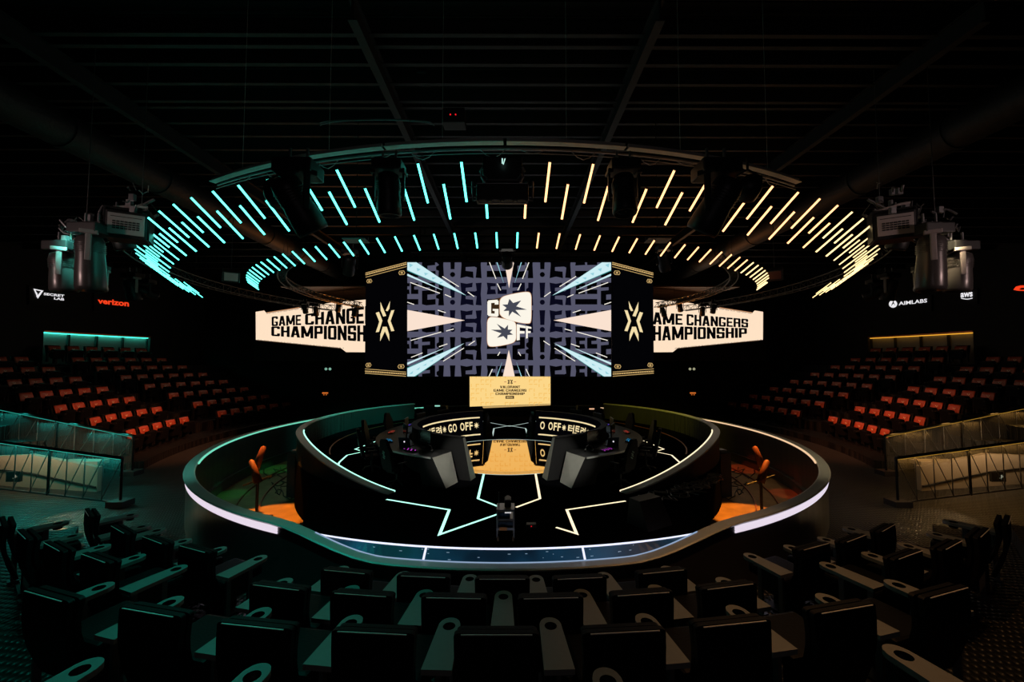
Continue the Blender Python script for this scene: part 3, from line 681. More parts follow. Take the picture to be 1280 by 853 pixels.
for ri, (y0, y1) in enumerate(rows):
    for ch, x0, x1 in cols:
        navy = ri in (1, 2) and 560 < x0 < 690
        m = E_navy if navy else E_blk
        if ch == '!':
            xm = (x0 + x1) / 2; hy = y1 - y0
            B.poly([(x0, y0), (x1, y0), (x1 - .6, y0 + hy * .3), (x1 - 1, y0 + hy * .66), (x0 + 1, y0 + hy * .66), (x0 + .6, y0 + hy * .3)], m, .004)
            B.poly([(xm + 3.3 * math.cos(a * PI / 4), y0 + hy * .86 + 3.3 * math.sin(a * PI / 4)) for a in range(8)], m, .004)
        elif ch == '트':           # bold stacked strokes
            w = x1 - x0; h = y1 - y0
            B.poly([(x0, y0), (x0 + w * .46, y0 + h * .03), (x0 + w * .45, y0 + h * .16), (x0 + w * .2, y0 + h * .17), (x0 + w * .2, y0 + h * .3), (x0 + w * .42, y0 + h * .3), (x0 + w * .46, y0 + h * .5), (x0, y0 + h * .52), (x0 + w * .04, y0 + h * .25)], m, .004)
            B.poly([(x0 + w * .54, y0 + h * .03), (x1, y0), (x1 - w * .04, y0 + h * .16), (x0 + w * .74, y0 + h * .17), (x0 + w * .74, y0 + h * .3), (x1, y0 + h * .3), (x1, y0 + h * .5), (x0 + w * .54, y0 + h * .5)], m, .004)
            B.poly([(x0, y0 + h * .72), (x1, y0 + h * .72), (x1, y0 + h * .96), (x0, y0 + h * .96)], m, .004)
        elif ch == '터':
            w = x1 - x0; h = y1 - y0
            B.poly([(x0, y0), (x0 + w * .3, y0 + h * .05), (x0 + w * .58, y0), (x0 + w * .56, y0 + h * .2), (x0 + w * .25, y0 + h * .23), (x0 + w * .25, y0 + h * .38), (x0 + w * .66, y0 + h * .38), (x0 + w * .66, y0 + h * .56), (x0 + w * .25, y0 + h * .58), (x0 + w * .25, y0 + h * .72), (x0 + w * .6, y0 + h * .75), (x0 + w * .62, y1), (x0 + w * .3, y1 - h * .06), (x0, y1), (x0 + w * .05, y0 + h * .5)], m, .004)
            B.poly([(x0 + w * .72, y0 + h * .02), (x1, y0), (x1 - w * .04, y0 + h * .5), (x1, y1), (x0 + w * .72, y1 - h * .02), (x0 + w * .77, y0 + h * .6), (x0 + w * .64, y0 + h * .55), (x0 + w * .64, y0 + h * .4), (x0 + w * .77, y0 + h * .35)], m, .004)
        else:
            w = x1 - x0; h = y1 - y0
            B.poly([(x0, y0), (x0 + w * .6, y0), (x0 + w * .6, y0 + h * .5), (x0 + w * .25, y0 + h * .53), (x0 + w * .25, y0 + h * .75), (x0 + w * .62, y0 + h * .72), (x0 + w * .62, y1 - h * .04), (x0 + w * .2, y1), (x0, y1 - h * .05), (x0, y0 + h * .36), (x0 + w * .36, y0 + h * .33), (x0 + w * .36, y0 + h * .2), (x0, y0 + h * .22)], m, .004)
            B.poly([(x0 + w * .76, y0), (x1, y0), (x1 - w * .03, y0 + h * .5), (x1, y1), (x0 + w * .74, y1), (x0 + w * .76, y0 + h * .72), (x0 + w * .64, y0 + h * .68), (x0 + w * .64, y0 + h * .56), (x0 + w * .78, y0 + h * .5), (x0 + w * .66, y0 + h * .4), (x0 + w * .66, y0 + h * .28), (x0 + w * .76, y0 + h * .22)], m, .004)
def c1(x, y): return (505 + x / 9.48, 322 + y / 9.48)
def c2(x, y): return (505 + x / 9.48, 390 + y / 9.48)
def mir(p): return (1273 - p[0], p[1])
MX = 636.5
for f_ in (lambda p: p, mir):
    B.poly([f_(c1(38, 40)), f_(c1(125, 40)), f_(c1(740, 455)), f_(c1(38, 160))], E_teald, .006)
    B.poly([f_(c1(38, 40)), f_(c1(120, 40)), f_(c1(735, 450)), f_(c1(38, 150))], E_ice, .008)
    B.poly([f_(c2(30, 675)), f_(c2(715, 372)), f_(c2(110, 775)), f_(c2(30, 775))], E_ice, .008)
    B.poly([f_(c2(30, 665)), f_(c2(715, 372)), f_(c2(118, 780)), f_(c2(30, 780))], E_teald, .006)
    for tx in range(5):           # faint facets
        x = 60 + tx * 90; B.poly([f_(c1(x, 70 + tx * 55)), f_(c1(x + 50, 90 + tx * 50)), f_(c1(x + 10, 120 + tx * 48))], E_ice2, .009)
        B.poly([f_(c2(60 + tx * 80, 740 - tx * 50)), f_(c2(110 + tx * 80, 700 - tx * 45)), f_(c2(100 + tx * 80, 735 - tx * 50))], E_ice2, .009)
    B.poly([f_(c1(38, 622)), f_(c1(722, 746)), f_(c2(30, 232))], E_peach, .008)
    B.line(f_(c1(38, 205)), f_(c1(450, 385)), 2.6, E_ice, .007, .4); B.line(f_(c2(30, 620)), f_(c2(465, 435)), 2.6, E_ice, .007, .4)
    for a, b_ in (((455, 225), (650, 347)), ((75, 297), (425, 425)), ((485, 440), (560, 472)), ((755, 410), (832, 465)), ((38, 530), (120, 558)), ((400, 625), (495, 655)), ((1010, 50), (1090, 255)), ((1105, 310), (1145, 390))):
        B.line(f_(c1(*a)), f_(c1(*b_)), 1.0, E_white, .009)
    for a, b_ in (((500, 228), (590, 203)), ((80, 340), (440, 240)), ((85, 540), (220, 487)), ((415, 415), (515, 380)), ((465, 585), (710, 430)), ((765, 395), (840, 345)), ((1110, 520), (1138, 475)), ((1005, 770), (1048, 678))):
        B.line(f_(c2(*a)), f_(c2(*b_)), 1.0, E_white, .009)
    B.line(f_(c1(1100, 50)), f_(c1(1180, 300)), 1.2, E_ice2, .009, .2); B.line(f_(c2(1100, 770)), f_(c2(1160, 600)), 1.2, E_ice2, .009, .2)
B.poly([(630.5, 328), (642.5, 328), (636.3, 360.5)], E_peach, .008); B.poly([(636, 437.5), (643.5, 471), (628.5, 471)], E_peach, .008)
def c3(x, y): return (595 + x / 9.48, 350 + y / 9.48)
def rnd(pts, k=3):
    for _ in range(k):
        q = []
        for i in range(len(pts)):
            a, b_ = pts[i], pts[(i + 1) % len(pts)]; q += [(a[0] * .75 + b_[0] * .25, a[1] * .75 + b_[1] * .25), (a[0] * .25 + b_[0] * .75, a[1] * .25 + b_[1] * .75)]
        pts = q
    return pts
OU = [c3(*p) for p in ((283, 210), (420, 170), (600, 140), (655, 160), (655, 300), (655, 500), (620, 522), (470, 500), (283, 440), (281, 330))]
OL = [c3(*p) for p in ((135, 440), (250, 445), (400, 478), (475, 505), (474, 620), (474, 735), (360, 770), (200, 795), (133, 780), (134, 610))]
SU = [c3(*p) for p in ((310, 295), (375, 292), (395, 225), (440, 275), (535, 245), (478, 315), (605, 355), (468, 358), (535, 440), (430, 378), (388, 435), (390, 368), (325, 370), (362, 333))]
SL = [c3(*p) for p in ((178, 592), (300, 592), (245, 520), (340, 578), (380, 532), (378, 590), (432, 592), (400, 622), (440, 650), (375, 655), (370, 712), (325, 668), (248, 688), (300, 635))]
for P_, S_ in ((OU, SU), (OL, SL)):
    c = (sum(p[0] for p in P_) / len(P_), sum(p[1] for p in P_) / len(P_))
    B.poly([(c[0] + (p[0] - c[0]) * 1.03, c[1] + (p[1] - c[1]) * 1.03) for p in rnd(P_)], E_shadow, .012)
    B.poly(rnd(P_), E_white, .014); B.poly(S_, E_star, .017)
B.poly([(600 + 10 * 0 + x, y) for x, y in ((9, 376), (26, 372), (26, 392), (24, 396.5), (9.5, 394))], E_brown, .011)
B.text('G', (c3(135, 245), c3(267, 235), c3(267, 440), c3(135, 428)), E_white, .015, 'block')
B.text('F', (c3(482, 525), c3(588, 548), c3(588, 700), c3(482, 720)), E_white, .015, 'block')
B.text('F', (c3(592, 545), c3(655, 560), c3(655, 680), c3(592, 697)), E_white, .015, 'block')
o = B.build('picture', ms); o.location = -ms.location

# angled side screens, wings
def side_screens(s):
    c = 'left' if s < 0 else 'right'
    def X(u): return u if s < 0 else 1273.5 - u
    A = aty(X(508), 400, MY); Bp = aty(X(457), 400, 16.7)
    d = (Bp - A); d.z = 0; L = d.length; d.normalize(); n = Vector((-d.y, d.x, 0)) * (1 if s < 0 else -1)
    if n.y > 0: n = -n
    zt = aty(X(508), 328, MY).z; zb = aty(X(508), 471, MY).z
    mid = Vector(((A.x + Bp.x) / 2, (A.y + Bp.y) / 2, zb))
    e = screen_thing('side_screen', mid, 'black %s side screen with a pale star emblem, angled beside the central screen' % c, 'side screens')
    b = MB(); q0 = Vector((A.x, A.y, 0)); q1 = Vector((Bp.x, Bp.y, 0)); bk = -n * .18
    lo = [q0, q1, q1 + bk, q0 + bk]
    V = [p + Vector((0, 0, zb)) for p in lo] + [p + Vector((0, 0, zt)) for p in lo]
    b.add(V, [(0, 1, 2, 3), (4, 5, 6, 7), (0, 1, 5, 4), (1, 2, 6, 5), (2, 3, 7, 6), (3, 0, 4, 7)]); o = b.build('cabinet', M_matte, e); o.location = -mid
    def P(u, v, l): return onplane(X(u), v, A, n) + n * (l)
    W = Board(P)
    def c6(x, y): return (455 + x / 5.687, 325 + y / 5.687)
    W.poly([c6(14, 92), c6(302, 16), c6(300, 832), c6(6, 806)], E_blk, .003)
    for pl in (((85, 377), (108, 370), (132, 432), (108, 512), (85, 516), (110, 440)), ((195, 360), (217, 357), (190, 435), (217, 505), (195, 508), (170, 435)),
               ((118, 300), (160, 398), (138, 404), (120, 360)), ((187, 293), (182, 345), (170, 365), (155, 362)), ((135, 476), (163, 476), (180, 530), (182, 578), (150, 508), (116, 580), (118, 530))):
        W.poly([c6(*p) for p in pl], E_pale, .008)
    for y0, y1, w_ in ((94, 18, .9), (106, 30, 1.6), (124, 48, .7)): W.line(c6(12, y0), c6(304, y1), w_, E_dimgold, .008)
    for y0, y1, w_ in ((775, 798, .7), (792, 812, 1.6), (806, 828, .8)): W.line(c6(8, y0), c6(300, y1), w_, E_dimgold, .008)
    for k in range(18):
        t = (k + .5) / 18; W.line(c6(12 + 290 * t - 3, 106 - 76 * t), c6(12 + 290 * t, 105 - 76 * t), 1.0, E_blk, .011); W.line(c6(8 + 290 * t - 3, 792 + 20 * t), c6(8 + 290 * t, 792 + 20 * t), 1.0, E_blk, .011)
    for x0, y0, x1, y1 in ((18, 138, 60, 166), (246, 78, 294, 108), (12, 734, 54, 764), (240, 745, 290, 774)):
        o_ = [(x0 + 8, y0), (x1 - 8, y0 - 2), (x1, (y0 + y1) / 2), (x1 - 8, y1 - 2), (x0 + 8, y1), (x0, (y0 + y1) / 2)]; cx = (x0 + x1) / 2; cy = (y0 + y1) / 2
        i_ = [(cx + (a - cx) * .8, cy + (b_ - cy) * .7) for a, b_ in o_]
        W.polys([[c6(*p) for p in o_], [c6(*p) for p in i_]], E_dimgold, .008)
        W.rect(*c6(cx - 8, cy - 6), *c6(cx + 8, cy + 5), E_dimgold, .008)
    o = W.build('picture', e); o.location = -mid
    # wing screen on the back flats
    A2 = aty(X(456), 410, 17.6); B2 = aty(X(319), 410, 22.6); d = B2 - A2; d.z = 0; d.normalize(); n2 = Vector((-d.y, d.x, 0))
    if n2.y > 0: n2 = -n2
    A0 = A2 - d * 1.2; B0 = B2 + d * .15
    zb, zt = 3.15, 5.7; mid = Vector(((A0.x + B0.x) / 2, (A0.y + B0.y) / 2, zb))
    e = screen_thing('wing_screen', mid, '%s wing screen, glowing cream with large black championship lettering' % c, 'wing screens')
    b = MB(); bk = -n2 * .2; lo = [Vector((A0.x, A0.y, 0)), Vector((B0.x, B0.y, 0))]; lo += [lo[1] + bk, lo[0] + bk]
    V = [p + Vector((0, 0, zb)) for p in lo] + [p + Vector((0, 0, zt)) for p in lo]
    b.add(V, [(0, 1, 2, 3), (4, 5, 6, 7), (0, 1, 5, 4), (1, 2, 6, 5), (2, 3, 7, 6), (3, 0, 4, 7)]); o = b.build('cabinet', M_matte, e); o.location = -mid
    def P2(u, v, l): return onplane(X(u), v, A2, n2) + n2 * l
    W = Board(P2)
    def c5(x, y): return (300 + x / 7.11, 300 + y / 7.11)
    def cA(x, y): return (300 + x / 3.765, 310 + y / 3.765)
    W.poly([c5(140, 640), c5(215, 628), c5(238, 652), c5(520, 608), c5(800, 560), c5(1190, 525), cA(640, 492), cA(500, 491), cA(475, 472), cA(75, 433)], E_cream, .004)
    r = s > 0
    def T(t, x0, yt0, yb0, x1, yt1, yb1, bold=.03, m=E_blk):
        q = [(x0, yt0), (x1, yt1), (x1, yb1), (x0, yb0)]
        if r: q = [q[1], q[0], q[3], q[2]]
        W.text(t, q, m, .010, bold)
    if not r:
        T('GAME', *c5(283, 683), c5(0, 768)[1], *c5(545, 665), c5(0, 758)[1], 'block'); T('CHANGERS', *c5(580, 660), c5(0, 756)[1], *c5(1280, 570), c5(0, 742)[1], 'block')
        T('CHAMPIONSHIP', *cA(148, 370), cA(0, 415)[1], *cA(658, 364), cA(0, 446)[1], 'block')
    else:                      # on the right wing the lettering starts behind the side screen
        def cR(x, y): return 1273.5 - (800 + x / 7.11), 300 + y / 7.11
        T('GAME', *cR(377, 660)[:2], cR(0, 756)[1], *cR(30, 636)[:2], cR(0, 752)[1], 'block')
        T('CHANGERS', *cR(960, 705)[:2], cR(0, 780)[1], *cR(412, 660)[:2], cR(0, 760)[1], 'block')
        T('CHAMPIONSHIP', 1273.5 - (640 + 1105 / 3.765), 310 + 378 / 3.765, 310 + 422 / 3.765, 1273.5 - (640 + 618 / 3.765), 310 + 366 / 3.765, 310 + 440 / 3.765, 'block')
    ms_ = 'GO OFF * SEOUL * GO OFF * SEOUL * GO OFF * SEOUL *'
    T(ms_, *cA(82, 431), cA(0, 438)[1], *cA(490, 470), cA(0, 477)[1], .01, E_brown); T(ms_, *c5(235, 650), c5(0, 662)[1], *c5(530, 605), c5(0, 618)[1], .01, E_brown)
    W.line(c5(238, 648), c5(530, 602), .9, E_shadow, .008)
    o = W.build('picture', e); o.location = -mid
side_screens(-1); side_screens(1)
# hanging frame over the central screen
b = MB(); zt = p11.z
for x in (-3.3, 3.3): b.tube([(x, MY + .2, zt), (x, MY + .2, 8.1)], .03, 6)
b.tube([(-3.6, MY + .2, zt + .12), (3.6, MY + .2, zt + .12)], .04, 6); b.tube([(-3.6, MY + .2, zt + .4), (3.6, MY + .2, zt + .4)], .04, 6)
for k in range(24): b.tube([(-3.6 + .3 * k, MY + .2, zt + .12), (-3.45 + .3 * k, MY + .2, zt + .4)], .012, 5)
tag(b.build('screen_truss', M_black), 'black truss carrying the central screen', 'truss')

# cream entrance screen
CYS = 18.
q0 = aty(587, 510, CYS); q1 = aty(688, 510, CYS); zc = aty(637, 438, CYS).z
es_ = screen_thing('entrance_screen', ((q0.x + q1.x) / 2, CYS, ZS), 'low cream screen with event lettering standing at the back of the stage')
b = MB(); b.box(((q0.x + q1.x) / 2, CYS + .12, (zc + q0.z) / 2 - .1), (q1.x - q0.x + .1, .18, zc - q0.z + .25)); b.box(((q0.x + q1.x) / 2, CYS + .12, ZS + .12), (3.6, .3, .24)); o = b.build('cabinet', M_matte, es_); o.location = -es_.location
def Pc(u, v, l): p = aty(u, v, CYS); return Vector((p.x, CYS - l, p.z))
B = Board(Pc, (587, 688.2, 438, 515))
def c7(x, y): return (575 + x / 10.24, 465 + y / 10.24)
B.poly([(587, 438), (688, 438), c7(1158, 408), c7(300, 440), c7(275, 440), c7(125, 450)], E_cream2, .004)
B.poly([c7(285, 445), c7(1158, 410), c7(1158, 428), c7(300, 466)], E_dimgold, .005)
B.poly([c7(125, 446), c7(275, 440), c7(298, 466), c7(140, 470)], E_blk, .006)
for x in range(140, 1140, 62):
    for y in range(-250, 400, 58):
        if 400 < x < 870 and 80 < y < 350: continue
        if (x * 7 + y * 3) % 5 < 3: B.rect(*c7(x, y), *c7(x + 44, y + 9), E_cream3, .006)
        if (x * 3 + y * 11) % 5 < 3: B.rect(*c7(x, y), *c7(x + 9, y + 40), E_cream3, .006)
for t, x0, x1, y0, y1 in (('VALORANT', 512, 770, 178, 210), ('GAME CHANGERS', 430, 850, 222, 254), ('CHAMPIONSHIP', 455, 828, 265, 297)):
    B.textbox(t, *c7(x0, y0), *c7(x1, y1), E_brown, lift=.009, bold='block')
B.rect(*c7(583, 308), *c7(692, 346), E_brown, .008); B.textbox('SEOUL', *c7(598, 316), *c7(678, 338), E_cream2, lift=.011, bold=.01)
for sx in (-1, 1):
    cx = 642
    for pl in (((22, 100), (34, 108), (22, 128), (34, 150), (22, 158), (10, 128)), ((4, 96), (18, 118), (12, 124), (2, 110)), ((2, 140), (10, 134), (20, 162), (12, 158))):
        B.poly([c7(cx + sx * p[0], p[1]) for p in pl], E_brown, .009)
    B.rect(*c7(*sorted((cx + sx * 48, cx + sx * 76))[:1], 124), *c7(sorted((cx + sx * 48, cx + sx * 76))[1], 134), E_shadow, .008)
o = B.build('picture', es_); o.location = -es_.location

# ribbon signs on the side walls
def wall_sign(name, side, px0, px1, y0, y1, label, draw, depth=0.0):
    sx = side
    def at(px, py):
        r = ray(px, py); best = None
        # wall circle hit
        cx = side * SC[0]; ox, oy = -cx, -SC[1]; a = r.x ** 2 + r.y ** 2; b_ = 2 * (ox * r.x + oy * r.y); cc = ox * ox + oy * oy - (WR - .12) ** 2
        t = (-b_ + math.sqrt(b_ * b_ - 4 * a * cc)) / (2 * a); return CAM + r * t
    pL, pR = at(px0, (y0 + y1) / 2), at(px1, (y0 + y1) / 2); d = pR - pL; d.z = 0; d.normalize(); n = Vector((d.y, -d.x, 0))
    if n.dot(CAM - pL) < 0: n = -n
    def P(u, v, l): return onplane(u, v, pL, n) + n * l
    e = empty(name, (pL + pR) / 2, 0, label, 'sign', 'lit signs along the side walls'); W = Board(P); draw(W)
    W.build('lettering', e).location = -e.location
    bb = MB(); m = 4; c_ = [P(px0 - m, y0 - m, -.02), P(px1 + m, y0 - m, -.02), P(px1 + m, y1 + m, -.02), P(px0 - m, y1 + m, -.02)]; V = c_ + [p - n * .08 for p in c_]
    bb.add(V, [(0, 1, 2, 3), (7, 6, 5, 4)] + [(i, i + 4, (i + 1) % 4 + 4, (i + 1) % 4) for i in range(4)]); bb.build('board', M_matte, e).location = -e.location
def d1(W):
    W.polys([[(41.5, 361), (54, 363.5), (47, 373.5)], [(44, 362.8), (51, 364.2), (47, 369)]], E_logo); W.poly([(45, 365), (46.6, 367), (46.8, 373), (45.2, 371)], E_logo, .012)
    W.text('SECRET', ((54.5, 366), (80.3, 368.7), (80, 371.8), (54.2, 369)), E_logo, .01, .03); W.text('LAB', ((67.5, 371.7), (80, 373), (80, 376), (67.2, 374.5)), E_logo, .01, .03)
wall_sign('wall_sign', -1, 41, 81, 361, 377, 'white sign with a shield mark, left end of the left wall', d1)
wall_sign('wall_sign', -1, 122, 161, 371, 385, 'red lettered sign on the left wall above the teal cove', lambda W: W.text('verizon', ((122, 373), (161, 376.5), (161, 383.5), (122, 379.5)), E_red, .01, .035))
def d2(W):
    c = (1116.5, 380.2); W.polys([[(c[0] + 5.2 * math.cos(a * PI / 10), c[1] + 4.7 * math.sin(a * PI / 10)) for a in range(20)], [(c[0] - 3, c[1] + 3.4), (c[0] + .3, c[1] - 3.8), (c[0] + 3, c[1] + 2.6), (c[0] + .6, c[1] - .6)]], E_logo)
    W.text('AIMLABS', ((1123.5, 377.5), (1159, 373.4), (1159, 378.2), (1123.5, 382)), E_logo, .01, .02)
wall_sign('wall_sign', 1, 1111, 1160, 373, 385, 'white lettered sign with a round mark above the amber cove', d2)
def d3(W):
    W.text('aws', ((1201, 366.5), (1216, 365), (1216, 371), (1201, 372)), E_logo, .01, .03)
    for k in range(8): W.line((1201.5 + 1.8 * k, 372.8 + 1.3 * math.sin(PI * k / 8)), (1203.3 + 1.8 * k, 372.8 + 1.3 * math.sin(PI * (k + 1) / 8)), 1., E_logo)
wall_sign('wall_sign', 1, 1200, 1217, 364, 376, 'small white sign underlined by a curved stroke, right wall', d3)
def d4(W):
    W.poly([(1267, 362.5), (1270, 358.5), (1276, 357), (1284, 357), (1284, 359.5), (1277, 360), (1274, 362), (1278, 362.5), (1284, 362), (1284, 364), (1272, 363.5)], E_red)
wall_sign('wall_sign', 1, 1268, 1284, 357, 364, 'red round mark sign cut by the right edge of the photo', d4)
# small back-wall lights and exit signs
for x in (410, 865):
    for dx in (-2.5, 2.5):
        p = aty(x + dx, 461.5, 21.2); b = MB(); b.lathe([(0, 0), (.07, 0), (.06, -.03), (0, -.03)], Matrix.Translation(p) @ Matrix.Rotation(-PI / 2, 4, 'X'), 12)
        o = b.build('wall_lamp', emis('tiny_lamp_%d' % x, (120, 170, 150) if x < 600 else (150, 150, 120)))
        tag(o, '%s of two tiny round lamps on the dark wall below the %s wing screen' % ('left' if dx < 0 else 'right', 'left' if x < 600 else 'right'), 'wall lamp', 'tiny back wall lamps')
    p = aty(x - 3.5 if x < 600 else x + 1, 492.5, 21.2); e = empty('exit_sign', p, 0, 'small orange exit sign low on the back wall, %s side' % ('left' if x < 600 else 'right'), 'exit sign', 'back wall exit signs')
    b = MB(); b.box((0, .02, -.02), (.34, .05, .22)); b.build('housing', M_black, e)
    b = MB(); b.box((0, -.012, .04), (.3, .01, .07)); b.box((-.06, -.012, -.05), (.05, .01, .04)); b.box((.06, -.012, -.05), (.05, .01, .04)); b.build('pictogram', emis('exit_orange', (205, 105, 40)), e)
for s, x in ((-1, 505), (1, 774)):
    pass

# ------------------------------------------------------------------ ceiling light tubes
APA = Vector((CX, CY, -1.75)); APB = Vector((CX, CY, -.1))
def tube_mesh(L, r, name='light_tube'):
    b = MB(); b.tube([(0, 0, 0), (0, 0, -L)], r, 8, 0); b.tube([(0, 0, .012), (0, 0, 0)], r * 1.15, 8, 1); b.tube([(0, 0, -L), (0, 0, -L - .012)], r * 1.15, 8, 1)
    return b
TM = {}
def put_tube(p0, p1, r, m, label, grp):
    L = (p1 - p0).length; k = (round(L, 4), m.name, r)
    if k not in TM: o = tube_mesh(L, r).build('light_tube', [m, M_black]); TM[k] = o
    else: o = TM[k].copy(); COL.objects.link(o)
    o.location = p0; o.rotation_mode = 'QUATERNION'; o.rotation_quaternion = (p0 - p1).to_track_quat('Z', 'Y')
    tag(o, label, 'light tube', grp)
def lamp_m(d): return M_tube_t if d < 0 else (M_tube_o if d < 33 else M_tube_y)
for row in ('outer', 'inner'):
    for n in range(-25, 26):
        if row == 'inner' and n == 0: continue
        d = 3. * n if row == 'outer' else 3 * n - (1.5 if n > 0 else -1.5)
        p = pol(8.79, d, 5.19); v = APA - p; t0, t1 = (0, .0404) if row == 'outer' else (.021, .0595)
        dm = d if d != 0 else -.1
        lab = '%s %s light tube of the large ring, %s row, %s %s' % ('glowing', 'teal' if dm < 0 else 'amber' if d < 33 else 'straw', row, nth(abs(n)) if n else 'on the', ('left of centre' if d < 0 else 'right of centre') if d else 'centre line')
        put_tube(p + v * t0, p + v * t1, .0125 if abs(n) < 14 else .0095, lamp_m(dm), lab, 'light tubes of the large ring')
for i in range(25):
    for s in (-1, 1):
        d = s * (1.28 + 2.57 * i) if s > 0 else -(1.28 + 2.57 * i)
        p = pol(7.0, d, 5.02); v = APB - p
        m = M_tube_t if d < 2 else (M_tube_o if d < 40 else M_tube_y)
        put_tube(p, p + v * .033, .0125, m, 'glowing %s light tube of the small ring, %s %s of centre' % ('teal' if m is M_tube_t else 'amber' if m is M_tube_o else 'straw', nth(i + 1), 'left' if s < 0 else 'right'), 'light tubes of the small ring')

# trusses / rails
def arc_pts(r, z, d0, d1, n): return [pol(r, d0 + (d1 - d0) * i / n, z) for i in range(n + 1)]
def arc_truss(r, z, d0, d1, label, w=.22, h=.22, n=None, tr=.018, posts=None, m=M_truss):
    n = n or max(6, int(abs(d1 - d0) / 2.2)); e = empty('ring_truss', pol(r, (d0 + d1) / 2, z), 0, label, 'truss', 'curved lighting trusses')
    for dr, dz in ((-w / 2, 0), (w / 2, 0), (0, h)):
        b = MB(); b.tube(arc_pts(r + dr, z + dz, d0, d1, n), tr, 6); b.build('chord', m, e).location = -e.location
    b = MB()
    for i in range(n):
        a, c = d0 + (d1 - d0) * i / n, d0 + (d1 - d0) * (i + 1) / n; md = (a + c) / 2
        for q0, q1 in ((pol(r - w / 2, a, z), pol(r, md, z + h)), (pol(r, md, z + h), pol(r - w / 2, c, z)), (pol(r + w / 2, a, z), pol(r, md, z + h)), (pol(r, md, z + h), pol(r + w / 2, c, z)), (pol(r - w / 2, a, z), pol(r + w / 2, c, z))):
            b.tube([q0, q1], tr * .5, 4, cap=False)
    b.build('bracing', m, e).location = -e.location
    k = max(1, int(abs(d1 - d0) / 18))
    for i in range(k + 1):
        a = d0 + (d1 - d0) * (i + .5) / (k + 1); b = MB(); b.tube([pol(r, a, z + h), pol(r, a, 8.1)], .0035, 5)
        b.build('suspension_cable', M_black, e).location = -e.location
    return e
for s in (-1, 1):
    c = 'left' if s < 0 else 'right'
    arc_truss(8.95, 5.32, s * 56, s * 122, 'long black truss of the large ring sweeping round the %s side' % c)
    arc_truss(6.3, 5.2, s * 46, s * 116, '%s half of the small inner ring truss above the stage' % c, .18, .18)
# front curved rail (segmented beam) and pipe
for k in range(6):
    a0 = -28.6 + k * 9.55; b = MB()
    b.sweep(lambda t: [pol(8.43, t, 5.58), pol(8.45, t, 5.58), pol(8.45, t, 5.63), pol(8.43, t, 5.63)], a0, a0 + 9.3, 10)
    b.sweep(lambda t: [pol(8.40, t, 5.572), pol(8.48, t, 5.572), pol(8.48, t, 5.582), pol(8.40, t, 5.582)], a0, a0 + 9.3, 10)
    b.tube([pol(8.44, a0 + 4.6, 5.63), pol(8.44, a0 + 4.6, 8.0)], .003, 5)
    tag(b.build('curved_rail', mat('bright_rail', (.55, .55, .53), .4, .3)), 'curved steel rail segment over the near ring, %s from the left' % wd(k + 1), 'rail', 'curved rail segments')
b = MB(); b.tube(arc_pts(8.45, 5.50, -27.5, 27.5, 40), .014, 6); b.tube(arc_pts(8.47, 5.44, -27.5, 27.5, 40), .005, 5)
for k in range(12):       # cable droops
    a = -25 + k * 4.4 + random.uniform(-1, 1); b.tube([pol(8.45, a + i * .5, 5.50 - .10 * math.sin(PI * i / 4) * (1 if k % 3 else .5)) for i in range(5)], .006, 5)
tag(b.build('lighting_pipe', M_steel), 'thin curved lighting pipe with drooping cables below the rail', 'pipe')
b = MB(); b.tube([aty(400 + 70 * (1 - math.cos(PI * i / 12)) * 1.02, 157 - 7 * math.sin(2 * PI * i / 24) * 1, 5.2) for i in range(13)] , .008, 5); b.tube([aty(540 - 70 * (1 - math.cos(PI * i / 12)), 154 - 5 * math.sin(PI * i / 12), 5.2) for i in range(13)], .008, 5)
tag(b.build('cable_loop', M_steel), 'long thin cable loop hanging above the near rail, left of centre', 'cable')
p = aty(568, 149, 5.4); e = empty('network_box', p, 0, 'black box with two red pilot lights hung above the rail', 'equipment box')
b = MB(); b.box((0, 0, 0), (.3, .2, .2), bev=.01); b.build('body', M_black, e)
b = MB(); b.box((-.04, -.105, 0), (.015, .01, .015)); b.box((.03, -.105, 0), (.015, .01, .015)); b.build('pilot_light', emis('pilot_red', (230, 30, 40)), e)
p = aty(530, 101, 6.9); e = empty('ceiling_speaker', p, 0, 'small round perforated speaker fixed high under the ceiling joists', 'ceiling speaker')
b = MB(); b.lathe([(0, 0), (.19, 0), (.21, .03), (.2, .12), (0, .14)], None, 24); b.build('body', M_black, e)
b = MB()
for i in range(-6, 7):
    for j in range(-6, 7):
        if i * i + j * j < 34: b.box((i * .028 + (j % 2) * .014, j * .028, -.004), (.012, .012, .006))
b.build('grille', mat('grille_dots', (.25, .28, .28), .4, .4), e)
b = MB(); b.tube([(0, 0, .12), (0, 0, 8.2 - p.z)], .01, 6); b.build('hanger', M_black, e)

